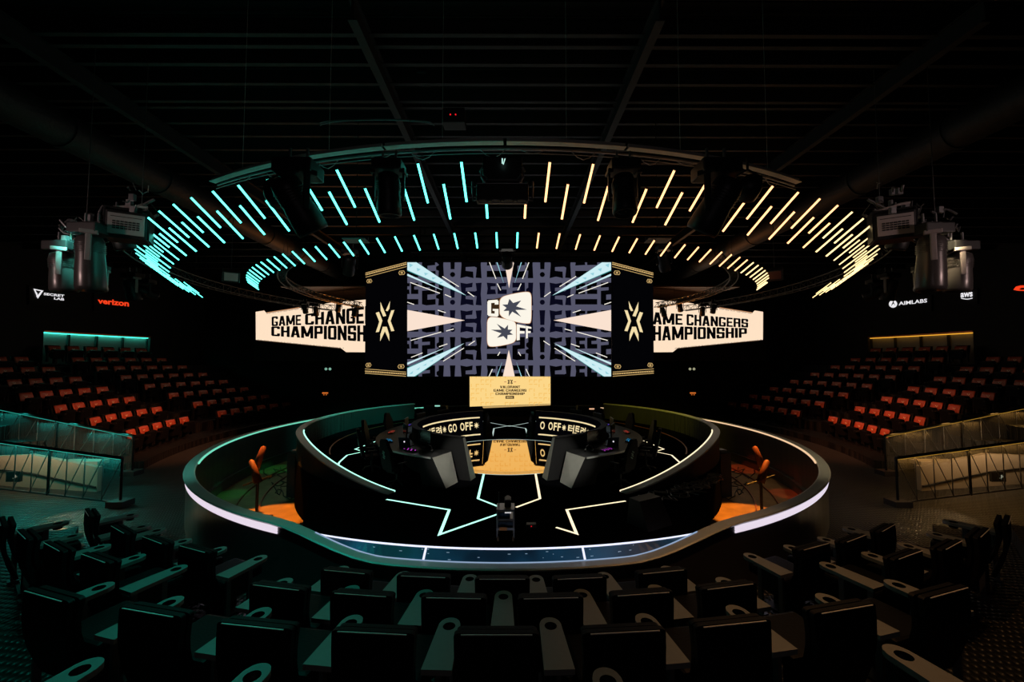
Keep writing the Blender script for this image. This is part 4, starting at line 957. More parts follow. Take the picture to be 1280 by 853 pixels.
# ------------------------------------------------------------------ fixtures
def moving_head(px, py, Y, size, tilt, pan, label, grp, casing=None, rz=0., body=M_black, hl=1.):
    """hung moving head: base box on top, yoke of two arms, tapering head. Centre of the head at the photo position"""
    p = aty(px, py, Y); S = size; e = empty('moving_head_light', p, rz, label, 'stage light', grp); casing = casing or M_black
    b = MB(); b.box((0, 0, .40 * S), (.44 * S, .34 * S, .16 * S), bev=.02 * S); b.box((0, 0, .50 * S), (.30 * S, .06 * S, .05 * S)); base = b.build('base', M_black, e)
    b = MB(); b.tube([(-.1 * S, 0, .5 * S), (-.1 * S, 0, .66 * S)], .018 * S, 6); b.build('clamp', M_steel, base); b = MB(); b.tube([(.1 * S, 0, .5 * S), (.1 * S, 0, .66 * S)], .018 * S, 6); b.build('clamp', M_steel, base)
    y_ = empty('yoke', (0, 0, 0)); y_.parent = e; y_.rotation_euler = (0, 0, pan)
    for sg in (-1, 1):
        b = MB(); b.box((sg * .225 * S, 0, .12 * S), (.035 * S, .07 * S, .46 * S), bev=.012 * S); b.box((sg * .22 * S, 0, .32 * S), (.08 * S, .2 * S, .06 * S), bev=.01 * S)
        o = b.build('yoke_arm', casing, e); o.rotation_euler = (0, 0, pan)
    Mr = Matrix.Rotation(tilt, 4, 'X')
    prof = [(0, .30), (.10, .30), (.15, .27), (.17, .18), (.165, 0), (.18, -.16), (.185, -.30), (.17, -.335), (.15, -.335), (.14, -.30), (0, -.30)]
    b = MB(); b.lathe([(r * S, (z * hl if z < 0 else z) * S) for r, z in prof], Mr, 20)
    for k in range(5): b.lathe([(.172 * S, (.17 - .03 * k) * S), (.180 * S, (.165 - .03 * k) * S), (.172 * S, (.16 - .03 * k) * S)], Mr, 20)
    h = b.build('head', body, e); h.rotation_euler = (0, 0, pan)
    b = MB(); b.lathe([(0, -.302 * S * hl), (.08 * S, -.306 * S * hl), (.14 * S, -.302 * S * hl)], Mr, 16)
    b.build('lens', M_lens, h)
    bpy.data.objects.remove(y_)
    return e
G1 = 'stage lights hung over the near ring'
moving_head(372, 256, 3.95, .86, R_(35), R_(-40), 'large black moving head tilted down right, left of the near ring', G1)
moving_head(486, 242, 3.9, .64, R_(8), 0, 'black moving head hanging straight down, left of the blinder', G1)
moving_head(780, 242, 3.9, .64, R_(-8), 0, 'black moving head hanging straight down, right of the blinder', G1)
moving_head(896, 256, 3.95, .86, R_(35), R_(40), 'large black moving head tilted down left, right of the near ring', G1)
moving_head(634, 325, 10.5, .8, R_(70), 0, 'dark moving head aimed at the camera, above the central screen', 'stage lights over the central screen')
moving_head(437, 331, 11.5, .9, R_(40), R_(30), 'dark moving head above the left side screen', 'stage lights over the side screens')
moving_head(830, 326, 11.5, .9, R_(40), R_(-30), 'dark moving head above the right side screen', 'stage lights over the side screens')
for i, (x, y) in enumerate(((381, 386), (395, 389), (423, 384), (444, 390))):
    moving_head(x, y, 15.6, .55, R_(30), .3 * i, 'small dark spotlight in front of the left wing screen, %s from left' % wd(i + 1), 'small spotlights before the wing screens')
    moving_head(1273 - x, y, 15.6, .55, R_(30), -.3 * i, 'small dark spotlight in front of the right wing screen, %s from right' % wd(i + 1), 'small spotlights before the wing screens')
for s in (-1, 1):
    c = 'left' if s < 0 else 'right'; g = 'stage lights of the %s cluster' % c
    def X(x): return x if s < 0 else 1273 - x
    dx = 0 if s < 0 else 4
    # tall profile heads, hung vertically
    moving_head(X(113) + dx, 320, 5.7, .92, R_(3), s * .9, 'tallest moving head of the %s cluster, hanging vertically' % c, g, M_grey, hl=1.6, body=M_gun)
    moving_head(X(79) + dx, 338, 5.9, .85, R_(5), s * 1.0, 'outermost moving head of the %s cluster, lower than its neighbour' % c, g, M_grey, hl=1.1, body=M_gun)
    moving_head(X(150) + dx, 292, 6.3, .75, R_(20), s * .5, 'stubby moving head behind the boxed wash light, %s cluster' % c, g, M_grey)
    moving_head(X(122) + dx, 352, 7.6, .62, R_(40), s * -.4, 'dark moving head low behind the %s cluster' % c, g)
    moving_head(X(165) + dx, 362, 11.5, .95, R_(15), s * .4, 'distant moving head beyond the %s cluster on the ring truss' % c, g, M_grey)
    moving_head(X(183) + dx, 366, 11.8, .8, R_(70), s * .4, 'far small moving head beside the distant one, %s side' % c, g)
    # boxed wash light with grille
    p = aty(X(160) + dx, 283, 5.9); e = empty('wash_light', p, -s * .55 if s < 0 else -s * .55, 'grey boxed wash light with vent grille at the inner end of the %s cluster' % c, 'stage light', g)
    b = MB(); b.box((0, .1, 0), (.46, .36, .40), bev=.02); b.build('body', M_black, e)
    fr = MB(); fr.box((-s * .0, -.09, 0.0), (.40, .02, .30), bev=.005); f_ = fr.build('face_panel', M_grey, e)
    b = MB()
    for q in range(4):
        for r in range(7): b.box((-.13 + r * .043, -.103, .03 - q * .032), (.034, .006, .02))
    b.box((0, -.103, .10), (.34, .006, .008)); b.build('vent_grille', M_matte, f_)
    b = MB(); b.box((-.24, .1, .02), (.02, .34, .42)); b.box((.24, .1, .02), (.02, .34, .42)); b.box((0, .1, .235), (.5, .3, .03)); b.build('bracket', M_black, e)
    b = MB(); b.tube([(0, .1, .25), (0, .1, .42)], .03, 8); b.build('clamp', M_steel, e)
    b = MB(); b.tube([(-.16, .05, .27), (.1, .05, .33), (.2, .05, .33)], .022, 8); b.build('handle', M_grey, e)
    # tangle of cables and clamps over the cluster
    b = MB(); rr = random.Random(5 + s)
    for k in range(26):
        x = X(70 + rr.uniform(0, 115)) + dx; base = 300 - (abs(x - X(70)) * .45); y = base - rr.uniform(-6, 26); Y = 5.9 + rr.uniform(-.2, .4)
        p = aty(x, y, Y); q = p + Vector((rr.uniform(-.18, .18), rr.uniform(-.1, .1), rr.uniform(-.12, .12)))
        m_ = (p + q) / 2 + Vector((0, 0, rr.uniform(-.08, .06))); b.tube([p, m_, q], rr.choice((.006, .01, .016)), 6)
        if k % 4 == 0: b.box(p, (.07, .05, .09), 0)
    tag(b.build('cable_bundle', M_steel), 'tangle of cables and clamps above the %s cluster of lights' % c, 'cables', 'cable tangles over the light clusters', 'stuff')
    p0 = aty(X(75) + dx, 318, 6.0); p1 = aty(X(185) + dx, 262, 6.2)
    b = MB()
    for o_ in ((0, 0, 0), (0, .2, 0), (0, .1, .2)): b.tube([p0 + Vector(o_), p1 + Vector(o_)], .022, 8)
    for k in range(9):
        a = p0.lerp(p1, k / 9); c_ = p0.lerp(p1, (k + .5) / 9) + Vector((0, .1, .2)); d_ = p0.lerp(p1, (k + 1) / 9); b.tube([a, c_, d_ + Vector((0, .2, 0))], .009, 5)
    for t in (.2, .85): q = p0.lerp(p1, t); b.tube([q + Vector((0, .1, .2)), Vector((q.x, q.y + .1, 8.1))], .006, 5)
    tag(b.build('straight_truss', M_truss), 'short straight truss holding the %s cluster of lights' % c, 'truss', 'cluster trusses')
    # small round spotlights near the front
    p = aty(X(347) + (12 if s > 0 else 0) - (3 if s > 0 else 0), 243 if s < 0 else 236, 4.1); e = empty('led_spotlight', p, 0, 'small round lamp with many tiny lenses, %s of the near ring' % c, 'stage light', 'small round lamps over the near ring')
    Mr = Matrix.Rotation(R_(65), 4, 'X'); b = MB(); b.lathe([(0, .12), (.08, .12), (.12, .04), (.125, -.08), (.115, -.085), (0, -.08)], Mr, 18); b.build('body', M_black, e)
    b = MB()
    for i in range(-4, 5):
        for j in range(-4, 5):
            if i * i + j * j < 18: b.lathe([(0, -.088), (.007, -.086), (.007, -.08)], Mr @ Matrix.Translation((i * .022 + (j % 2) * .011, j * .022, 0)), 6)
    b.build('lens', mat('lens_dots', (.35, .4, .38), .3, .5), e)
    b = MB(); b.tube([(-.135, 0, 0), (-.14, 0, .12), (0, 0, .2), (.14, 0, .12), (.135, 0, 0)], .012, 6); b.tube([(0, 0, .2), (0, 0, .32)], .014, 6); b.build('bracket', M_black, e)
    # pale reflector panel high behind the near tubes
    p = aty(445 if s < 0 else 822, 301, 7.6); b = MB(); b.box(p, (.42, .28, .02), 0); b.box(p + Vector((0, 0, .04)), (.46, .05, .05), 1); b.tube([p, Vector((p.x, p.y, 8.1))], .008, 5, 1)
    tag(b.build('ceiling_panel_light', [M_grey, M_black]), 'pale flat panel hung behind the small ring tubes, %s of centre' % c, 'panel light', 'flat ceiling panels')
    # loudspeakers hung outside the small ring
    p = aty(289 if s < 0 else 968, 345 if s < 0 else 343, 9.4); e = empty('loudspeaker', p, s * -.6, 'wedge-shaped hanging loudspeaker just outside the %s end of the small ring' % c, 'loudspeaker', 'hanging loudspeakers')
    b = MB(); b.box((0, 0, 0), (.34, .3, .26), 0, Matrix.Rotation(R_(25), 3, 'X'), bev=.03); b.build('cabinet', M_black, e)
    b = MB(); b.box((.0, -.15, -.05), (.26, .03, .18), 0, Matrix.Rotation(R_(25), 3, 'X')); b.build('grille', M_grey if s < 0 else M_orangeprop, e)
    b = MB(); b.tube([(0, 0, .1), (0, 0, 8.1 - p.z)], .008, 5); b.build('hanger', M_black, e)
# blinder at centre
p = aty(628, 240, 4.0); e = empty('blinder_light', p, 0, 'wide rectangular blinder lamp hanging at the centre of the near ring', 'stage light', G1)
b = MB(); b.box((0, .06, 0), (.52, .12, .17), bev=.012); b.build('housing', M_black, e)
b = MB(); b.tube([(-.255, 0, .085), (.255, 0, .085)], .008, 6); b.build('edge_line', M_steel, e)
for sg in (-1, 1):
    b = MB(); b.tube([(sg * .26, .05, -.06), (sg * .30, .05, -.07), (sg * .305, .05, .02), (sg * .305, .05, .13)], .010, 6); b.build('side_bracket', M_steel, e)
    b = MB(); b.tube([(sg * .17, .02, .10), (sg * .21, 0, .16), (sg * .22, 0, .21), (sg * .2, 0, .25)], .012, 6); b.tube([(sg * .19, -.01, .18), (sg * .15, -.01, .12)], .010, 6); b.build('clamp_arm', M_steel, e)
b = MB()
for k in range(4): b.tube([(-.19 + .127 * k + .05 * math.cos(t * PI / 6), -.005, -.095 + .014 * math.sin(t * PI / 6)) for t in range(13)], .005, 5)
b.box((0, 0, -.115), (.46, .02, .008)); b.build('lens_row', M_steel, e)
b = MB(); b.box((0, .08, .24), (.40, .16, .26), bev=.02); b.box((0, .08, .12), (.34, .12, .12)); b.build('base', M_black, e)
b = MB(); b.box((-.0, -.05, .29), (.012, .01, .05)); b.box((.018, -.05, .285), (.008, .01, .06), 0, Matrix.Rotation(.3, 3, 'Y')); b.build('pilot_light', emis('blinder_pilot', (200, 250, 240)), e)

# ------------------------------------------------------------------ foreground chairs
ROWZ = {1: 1.475, 2: 1.262, 3: 1.075}
CH = .86
def make_chair():
    e = empty('theatre_chair')
    def slab(y, th, z0, z1, w, m, name, par, rc=.035):
        b = MB(); out = []
        for cx, cz, a0 in ((w / 2 - rc, z1 - rc * .5, 0), (-w / 2 + rc, z1 - rc * .5, 90)):
            for i in range(5): a = R_(a0 + 22.5 * i); out.append((cx + rc * math.cos(a), cz + rc * .5 * math.sin(a)))
        out += [(-w / 2 + .02, z0), (w / 2 - .02, z0)]
        n = len(out); V = []
        def lean(z): t = (z - z0) / (z1 - z0); return -.16 * t * (z1 - z0) - .05 * math.sin(PI * min(1, t))
        Z = [z0 + (z1 - z0) * i / 6 for i in range(7)]
        bm = bmesh.new(); vv = [bm.verts.new((x, 0, z)) for x, z in out]; f_ = bm.faces.new(vv)
        for z in Z[1:-1]:
            bmesh.ops.bisect_plane(bm, geom=bm.verts[:] + bm.edges[:] + bm.faces[:], plane_co=(0, 0, z), plane_no=(0, 0, 1))
        r = bmesh.ops.solidify(bm, geom=bm.faces[:], thickness=th)
        for v in bm.verts: v.co.y += y + lean(v.co.z)
        b.bm(bm, None, 0); return b.build(name, m, par)
    bk = slab(-.02, .035, .22, CH, .52, M_leather, 'backrest', e)
    slab(.020, .032, .36, CH - .016, .50, M_leather, 'cushion', bk)
    for yy, zz, nm_ in ((-.140, CH + .001, 'shell'), (-.112, CH - .014, 'cushion')):
        b = MB(); b.box((0, yy, zz), (.43, .008, .005)); b.build('edge_line', M_edge_glint, bk)  # bright strips added for the highlights along the chair tops
    b = MB(); b.box((0, .28, .40), (.50, .46, .11), 0, bev=.03); b.build('seat', M_leather, e)
    b = MB(); b.box((0, .2, .17), (.08, .3, .34), bev=.01); b.box((0, .2, .01), (.34, .36, .02)); b.build('pedestal', M_black, e)
    return e
chair0 = make_chair(); chair_kids = tree(chair0); cused = False
def make_arm():
    e = empty('shared_armrest'); n = 12; L = .50; w0, w1 = .096, .074
    out = [(w0, -.02), (w1 + .004, L - w1)] + [(w1 * math.cos(PI * i / n), L - w1 + w1 * math.sin(PI * i / n)) for i in range(1, n)] + [(-w1 - .004, L - w1), (-w0, -.02)]
    hole = [(.045 * math.cos(2 * PI * i / 16), L - .10 + .045 * math.sin(2 * PI * i / 16)) for i in range(16)]
    V, Fc = fill2d([out, hole]); b = MB(); zt = .60; b.add([(x, y, zt) for x, y in V], Fc); 
    m = len(out); b.add([(x, y, zt) for x, y in out] + [(x, y, zt - .035) for x, y in out], [(i, i + m, (i + 1) % m + m, (i + 1) % m) for i in range(m)] )
    top = b.build('tabletop', M_arm, e)
    b = MB(); b.lathe([(.046, 0), (.044, -.07), (0, -.07)], Matrix.Translation((0, L - .10, zt)), 16); b.build('cup_holder', M_rubber, top)
    for y in (.05, .30):
        b = MB(); b.box((0, y, .29), (.03, .05, .57), bev=.006); b.box((0, y, .01), (.1, .1, .02)); b.build('post', M_steel, e)
    b = MB(); b.box((0, .17, .42), (.018, .26, .24)); b.build('side_panel', M_black, e)
    return e
arm0 = make_arm(); arm_kids = tree(arm0); aused = False
chairs = {1: [(63, 742), (192, 762), (321, 779), (468, 787), (621, 789), (779, 786), (914, 776), (1052, 758), (1178, 738)],
          2: [(14, 651), (33, 667), (71, 682), (123, 697), (349, 732), (453, 741), (568, 745), (688, 745), (802, 740), (909, 731), (1132, 692), (1186, 680), (1225, 665), (1256, 649)],
          3: [(113, 640), (152, 661), (195, 674), (245, 685), (433, 713), (530, 719), (628, 722), (724, 721), (827, 713), (1016, 682), (1066, 672), (1106, 659)]}
chairs[2][:4] = [(6, 651), (33, 667), (71, 682), (123, 696)]
cents = {}
for row, L_ in chairs.items():
    zt = ROWZ[row]; P_ = []
    for i, (x, y) in enumerate(L_):
        p = atz(x, y, zt); r = Vector((p.x - CX, p.y - CY, 0)); ang = math.atan2(r.x, -r.y); P_.append((p, ang, r.length))
    for i, (p, ang, r) in enumerate(P_):
        o = copy_tree(chair0, chair_kids) if cused else chair0; cused = True
        o.location = pol(r - .10, math.degrees(ang), zt - CH); o.rotation_euler = (0, 0, ang)
        tag(o, 'black theatre chair seen from behind, %s row from the stage, %s from left' % ({1: 'third', 2: 'second', 3: 'first'}[row], wd(i + 1)), 'chair', 'theatre chairs of the near rows')
        # armrest to the right of every chair; one more on the left at a block's start
        spots = []
        nx = P_[i + 1] if i + 1 < len(P_) else None; pv = P_[i - 1] if i else None
        gapR = (nx[0] - p).length if nx else 9; gapL = (pv[0] - p).length if pv else 9
        half = .375 / r
        spots.append(((ang + nx[1]) / 2, (r + nx[2]) / 2, 'right')) if gapR < 1.05 else spots.append((ang + half, r, 'right'))
        if gapL >= 1.05: spots.append((ang - half, r, 'left'))
        for a_, r_, w_ in spots:
            o = copy_tree(arm0, arm_kids) if aused else arm0; aused = True
            o.location = pol(r_ - .06, math.degrees(a_), zt - CH); o.rotation_euler = (0, 0, a_)
            tag(o, 'shared armrest with cup holder, %s of the %s chair, %s row' % (w_, wd(i + 1), {1: 'third', 2: 'second', 3: 'first'}[row]), 'armrest', 'shared armrests of the near rows')
    cents[row] = P_
# platforms of the near rows
for i, (r0, r1, z) in enumerate(((8.38, 9.28, ROWZ[3] - CH), (9.28, 10.10, ROWZ[2] - CH), (10.10, 10.95, ROWZ[1] - CH), (10.95, 12.2, .82))):
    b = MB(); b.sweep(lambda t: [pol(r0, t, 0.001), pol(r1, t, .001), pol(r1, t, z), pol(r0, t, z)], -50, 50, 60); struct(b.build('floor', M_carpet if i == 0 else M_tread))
# cup seen at the bottom left and right corners: armrests of the row nearest the camera
for i, (x, y, c) in enumerate(((100, 838, 'left'), (315, 846, 'left'), (760, 852, 'middle'), (1130, 820, 'right'))):
    o = copy_tree(arm0, arm_kids); p = atz(x, y, 1.42); ang = math.atan2(p.x - CX, -(p.y - CY)); o.location = (p.x, p.y, 1.42 - .60); 
    o.location = Vector((p.x, p.y, .82)) - Vector((-math.sin(ang), math.cos(ang), 0)) * .40; o.rotation_euler = (0, 0, ang)
    tag(o, 'shared armrest of the nearest row at the bottom edge, %s from the left' % wd(i + 1), 'armrest', 'shared armrests of the near rows')

# ------------------------------------------------------------------ vomitory rails at both sides
def Xs(s, x): return x if s < 0 else 1273 - x
M_glassrail = mat('rail_mesh_panel', (.05, .06, .06), .3)
nt = M_glassrail.node_tree; bs = nt.nodes['Principled BSDF']; tr = nt.nodes.new('ShaderNodeBsdfTransparent'); mix = nt.nodes.new('ShaderNodeMixShader'); mix.inputs[0].default_value = .26
nt.links.new(tr.outputs[0], mix.inputs[1]); nt.links.new(bs.outputs[0], mix.inputs[2]); nt.links.new(mix.outputs[0], nt.nodes['Material Output'].inputs['Surface'])
bs.inputs['Base Color'].default_value = (.22, .22, .22, 1); bs.inputs['Roughness'].default_value = .6
for s in (-1, 1):
    c = 'left' if s < 0 else 'right'; col = 'teal' if s < 0 else 'amber'; M_c2 = mat('rail_led_teal', (0, 0, 0), .5, emit=(.05, .8, .6), es=.55, spec=0) if s < 0 else mat('rail_led_amber', (0, 0, 0), .5, emit=(.8, .42, .05), es=.5, spec=0)
    for nm_, a_t, b_t, a_b, b_b in (('near', (153, 573), (-40, 547), (153, 630), (-40, 607)), ('far', (167, 545), (-40, 503), (167, 592), (-40, 556))):
        if nm_ == 'near': Ya, Yb = 9.0, 9.9
        else: Ya, Yb = 10.7, 11.6
        TA, TB = aty(Xs(s, a_t[0]), a_t[1], Ya), aty(Xs(s, b_t[0]), b_t[1], Yb)
        BA, BB = aty(Xs(s, a_b[0]), a_b[1], Ya), aty(Xs(s, b_b[0]), b_b[1], Yb)
        BA.z = max(BA.z, .02)
        BA.x = TA.x; BB.x = TB.x; n = Vector((0, -1, 0))
        e = empty('guard_rail', BA, 0, '%s %s stair guard rail with %s strip light under its handrail' % (nm_, c, col), 'guard rail', 'guard rails of the side entrances')
        def gp(mbx, name, m): o = mbx.build(name, m, e); o.location = -BA; return o
        b = MB(); b.tube([TA, TB], .032, 8); b.tube([TA, TA - Vector((0, 0, .06))], .03, 6); gp(b, 'handrail', M_black)
        b = MB(); dz = Vector((0, .03, -.06)); d2_ = Vector((0, 0, .012)); dz = Vector((0, -.02, -.04)); b.quad(TA + dz, TB + dz, TB + dz + d2_, TA + dz + d2_); b.quad(TA + dz, TB + dz, TB + dz + Vector((0, .02, 0)), TA + dz + Vector((0, .02, 0))); gp(b, 'led_strip', M_c2)
        b = MB(); b.quad(BA + Vector((0, .035, .03)), BB + Vector((0, .035, .03)), TB + Vector((0, .035, -.05)), TA + Vector((0, .035, -.05))); gp(b, 'mesh_panel', M_glassrail)
        b = MB(); b.tube([BA + Vector((0, 0, .02)), BB + Vector((0, 0, .02))], .02, 6); gp(b, 'bottom_bar', M_steel)
        N_ = 9
        for k in range(N_ + 1):
            t = k / N_; p0 = BA.lerp(BB, t); p1 = TA.lerp(TB, t); b = MB(); b.tube([p0, p1], .026 if k % 4 == 0 else .011, 6); gp(b, 'post', M_black if k % 4 == 0 else M_steel)
        for k in range(N_ - 1):
            p0 = BA.lerp(BB, k / N_ + .02) + Vector((0, -.02, .03)); p1 = TA.lerp(TB, (k + 1) / N_ + .02) + Vector((0, -.02, -.05)); 
            if s < 0 or True: p0, p1 = BA.lerp(BB, (k + 1) / N_) + Vector((0, -.02, .03)), TA.lerp(TB, k / N_) + Vector((0, -.02, -.05))
            b = MB(); b.tube([p0, p1], .009, 6); gp(b, 'brace', M_steel)
        b = MB(); b.box(BA + Vector((0, .0, .02)), (.36, .3, .12)); gp(b, 'kerb', M_rimwall)
        for k in range(3):     # strip light as lamps
            t = (k + .5) / 3.4; q = TA.lerp(TB, t); ld = bpy.data.lights.new('rail_lamp', 'AREA'); ld.shape = 'RECTANGLE'; ld.size = 1.3; ld.size_y = .02; ld.energy = (4.5 if s < 0 else 2.2); ld.color = (.03, .95, .78) if s < 0 else (1, .5, .12)
            lo = bpy.data.objects.new('rail_lamp', ld); COL.objects.link(lo); lo.location = q + Vector((0, -.045, -.06)); lo.rotation_euler = (R_(12), 0, math.atan2((TB - TA).y, (TB - TA).x))
    # beige wall of the entrance passage between the rails, dark lower panel, sign
    A = aty(Xs(s, 122), 590, 10.0); Bq = aty(Xs(s, -60), 590, 10.8); b = MB()
    th = .12; A.z = 0; Bq.z = 0
    mid = A.lerp(Bq, .45); b.add([A, mid, Bq, Bq + Vector((0, 0, .62)), mid + Vector((0, 0, .80)), A + Vector((0, 0, .58))] + [p + Vector((0, th, 0)) for p in (A, mid, Bq, Bq + Vector((0, 0, .62)), mid + Vector((0, 0, .80)), A + Vector((0, 0, .58)))],
          [(0, 1, 4, 5), (1, 2, 3, 4), (6, 7, 10, 11), (7, 8, 9, 10), (5, 4, 10, 11), (4, 3, 9, 10), (0, 5, 11, 6), (2, 3, 9, 8)])
    struct(b.build('wall_' + c, M_beige))
    b = MB(); b.tube([A + Vector((0, -.03, .12)), mid + Vector((0, -.03, .36)), Bq + Vector((0, -.03, .46))], .02, 6); tag(b.build('wall_handrail', M_black), 'dark handrail on the lit beige wall of the %s entrance' % c, 'handrail', 'entrance handrails')
    # far beige shelf box behind far rail end
    p = aty(Xs(s, 105), 578, 10.6); b = MB(); b.box(p, (1.0, .3, .1), bev=.01); tag(b.build('ledge', M_beige), 'small pale ledge between the two %s guard rails' % c, 'ledge', 'ledges between the guard rails')
    p = aty(Xs(s, 18) + (0 if s < 0 else -8), 596, 9.9); e = empty('wall_sign_box', p, 0, 'dark box with a small white running-figure sign on the %s entrance wall' % c, 'sign', 'entrance wall sign boxes')
    b = MB(); b.box((0, 0, 0), (.34, .06, .24), bev=.01); b.build('box', M_matte, e)
    b = MB(); b.box((.06, -.034, .03), (.03, .005, .03)); b.box((.05, -.034, -.01), (.02, .005, .05), 0, Matrix.Rotation(.4, 3, 'Y')); b.box((.03, -.034, -.04), (.05, .005, .012), 0, Matrix.Rotation(.5, 3, 'Y')); b.box((.08, -.034, 0), (.05, .005, .01), 0, Matrix.Rotation(-.5, 3, 'Y')); b.build('pictogram', emis('dim_white', (150, 150, 130)), e)
    # unseen warm spot added to light the floor by the near rows
    for (x, y, z, en, sz) in ((s * 7.4, 6.9, .55, 1.2, .15),):
        ld = bpy.data.lights.new('floor_patch_spot', 'SPOT'); ld.energy = en * 16; ld.color = (1, .62, .30); ld.spot_size = R_(120); ld.spot_blend = .8; ld.shadow_soft_size = 0
        lo = bpy.data.objects.new('floor_patch_spot', ld); COL.objects.link(lo); lo.location = (x, y, z)
        lo.rotation_euler = (R_(28) if z > 1 else R_(10), 0, 0)
    wm = A.lerp(Bq, .42); ld = bpy.data.lights.new('beige_wall_fill', 'AREA'); ld.shape = 'RECTANGLE'; ld.size = 3.2; ld.size_y = .04; ld.energy = 7; ld.color = (1, .66, .36)  # unseen area light added to warm the beige wall
    lo = bpy.data.objects.new('beige_wall_fill', ld); COL.objects.link(lo); lo.location = (wm.x, wm.y - .42, 1.02)
    yaw = math.atan2((Bq - A).y, (Bq - A).x) if s > 0 else math.atan2((A - Bq).y, (A - Bq).x)
    lo.rotation_euler = (Vector((math.sin(yaw) * -1, math.cos(yaw), -.7))).to_track_quat('-Z', 'Y').to_euler()
    # pale block added in place of the warm-lit passage floor
    p = aty(Xs(s, 72), 665, 6.6); e = empty('lit_floor_block', (p.x, p.y, 0), s * .4, 'low pale block standing in for warm-lit floor, below the near %s guard rail' % c, 'step', 'blocks for lit floor beside the near rows')
    b = MB(); b.box((0, 0, .12), (.7, .4, .24), bev=.02); b.build('body', M_beige, e)

# ------------------------------------------------------------------ things in the pit and on the stage
for s in (-1, 1):
    c = 'left' if s < 0 else 'right'
    for j, (x, y, tl, ln) in enumerate(((325, 571, .35, .50), (318, 589, -.3, .5))):
        p = aty(Xs(s, x), y, 9.2 if j == 0 else 8.8); b = MB(); Mr = Matrix.Translation(p) @ Matrix.Rotation(-s * tl if j == 0 else s * .35, 4, 'Y')
        b.lathe([(.02, ln / 2), (.055, ln / 2 - .04), (.085, -ln / 2), (.07, -ln / 2), (.04, ln / 2 - .05)], Mr, 14); 
        o = b.build('rolled_umbrella_lamp', M_orangeprop); o.name = 'pit_spotlight'
        tag(o, '%s orange-lit cone-shaped spotlight in the %s pit' % ('upper' if j == 0 else 'lower', c), 'stage light', 'cone spotlights in the pit')
    p = aty(Xs(s, 322), 600, 9.0); e = empty('light_stand', (p.x, p.y, -.3), 0, 'black stand carrying the two cone spotlights, %s pit' % c, 'stand', 'pit light stands')
    b = MB(); b.tube([(0, 0, 0), (0, 0, 1.1)], .03, 8); b.build('pole', M_black, e)
    b = MB(); b.box((0, 0, .03), (.5, .4, .06), bev=.01); b.build('base', M_black, e)
    b = MB(); b.tube([(-.3, 0, .75), (.3, .0, .95)], .018, 6); b.build('crossbar', M_black, e)
    # cable coils
    b = MB(); rr = random.Random(2)
    for k in range(5):
        pts = []; x0, y0 = rr.uniform(325, 345), rr.uniform(590, 618)
        for i in range(9): pts.append(atz(Xs(s, x0 + i * rr.uniform(.5, 4)), y0 - 8 * math.sin(i * .8 + k) * rr.uniform(.3, 1), -.285))
        b.tube(pts, .012, 5)
    tag(b.build('loose_cable', M_rubber), 'loose dark cables strewn on the %s pit floor' % c, 'cables', 'pit cables', 'stuff')
    p = aty(Xs(s, 372), 553, 10.6); e = empty('floor_box', (p.x, p.y, -.3), s * .3, 'dark upright equipment box standing against the %s booth wall' % c, 'equipment box', 'pit equipment boxes')
    b = MB(); b.box((0, 0, .55), (.35, .3, 1.1), bev=.02); b.build('body', M_matte, e); b = MB(); b.box((0, 0, 1.14), (.2, .2, .06), bev=.01); b.box((0, -.11, 1.02), (.03, .02, .03)); b.build('top_unit', M_steel, e)
# cable pile and wedge monitor by the right booth wall
b = MB(); rr = random.Random(11)
for k in range(14):
    a0 = rr.uniform(20, 34); r0 = rr.uniform(6.05, 6.5); pts = []
    for i in range(14): pts.append(pol(r0 + rr.uniform(-.12, .12), a0 + i * .75, ZS + .02 + rr.uniform(0, .05)))
    b.tube(pts, .010, 5)
for k in range(4): b.tube([pol(6.2 + .12 * math.cos(t), 41 + 1.3 * math.sin(t) + k * .3, ZS + .03 + .02 * k) for t in [i * PI / 6 for i in range(12)]], .011, 5, closed=True)
tag(b.build('cable_pile', M_steel), 'heap of black cables along the foot of the right booth wall', 'cables', None, 'stuff')
p = atz(812, 655, ZS); e = empty('floor_monitor', (p.x, p.y, ZS), R_(30), 'black wedge floor monitor leaning by the low end of the right booth wall', 'stage monitor')
b = MB(); b.add([(-.25, -.2, 0), (.25, -.2, 0), (.25, .2, 0), (-.25, .2, 0), (-.22, -.02, .36), (.22, -.02, .36), (.22, .18, .36), (-.22, .18, .36)], [(3, 2, 1, 0), (4, 5, 6, 7), (0, 1, 5, 4), (1, 2, 6, 5), (2, 3, 7, 6), (3, 0, 4, 7)]); b.build('cabinet', M_black, e)
b = MB(); b.tube([(.23, -.14, .08), (.2, -.02, .34)], .008, 5); b.build('handle', M_steel, e)
# camera trolley in the middle
p = atz(632, 672, ZS); e = empty('camera_trolley', (p.x, p.y, ZS), 0, 'dark equipment trolley with a broadcast camera at the front of the stage', 'trolley')
b = MB(); b.box((0, 0, .16), (.24, .26, .03)); b.box((0, 0, .28), (.24, .26, .02)); b.box((0, 0, .40), (.24, .26, .02))
for x in (-.11, .11):
    for y in (-.12, .12): b.tube([(x, y, .04), (x, y, .41)], .010, 6)
b.build('frame', M_steel, e)
b = MB(); b.box((.0, 0, .21), (.2, .2, .07), bev=.01); b.box((-.02, 0, .33), (.16, .2, .07), bev=.01); b.build('rack_unit', mat('navy_case', (.02, .05, .09), .4), e)
b = MB(); b.box((-.03, -.135, .165), (.10, .005, .04)); b.build('copper_label', mat('copper_plate', (.5, .2, .06), .4, .6), e)
b = MB(); b.box((.03, 0, .47), (.09, .16, .10), bev=.015); b.tube([(.03, .08, .47), (.03, .17, .47)], .035, 10); b.tube([(-.09, 0, .41), (-.09, 0, .60)], .006, 5); b.build('camera_head', M_black, e)
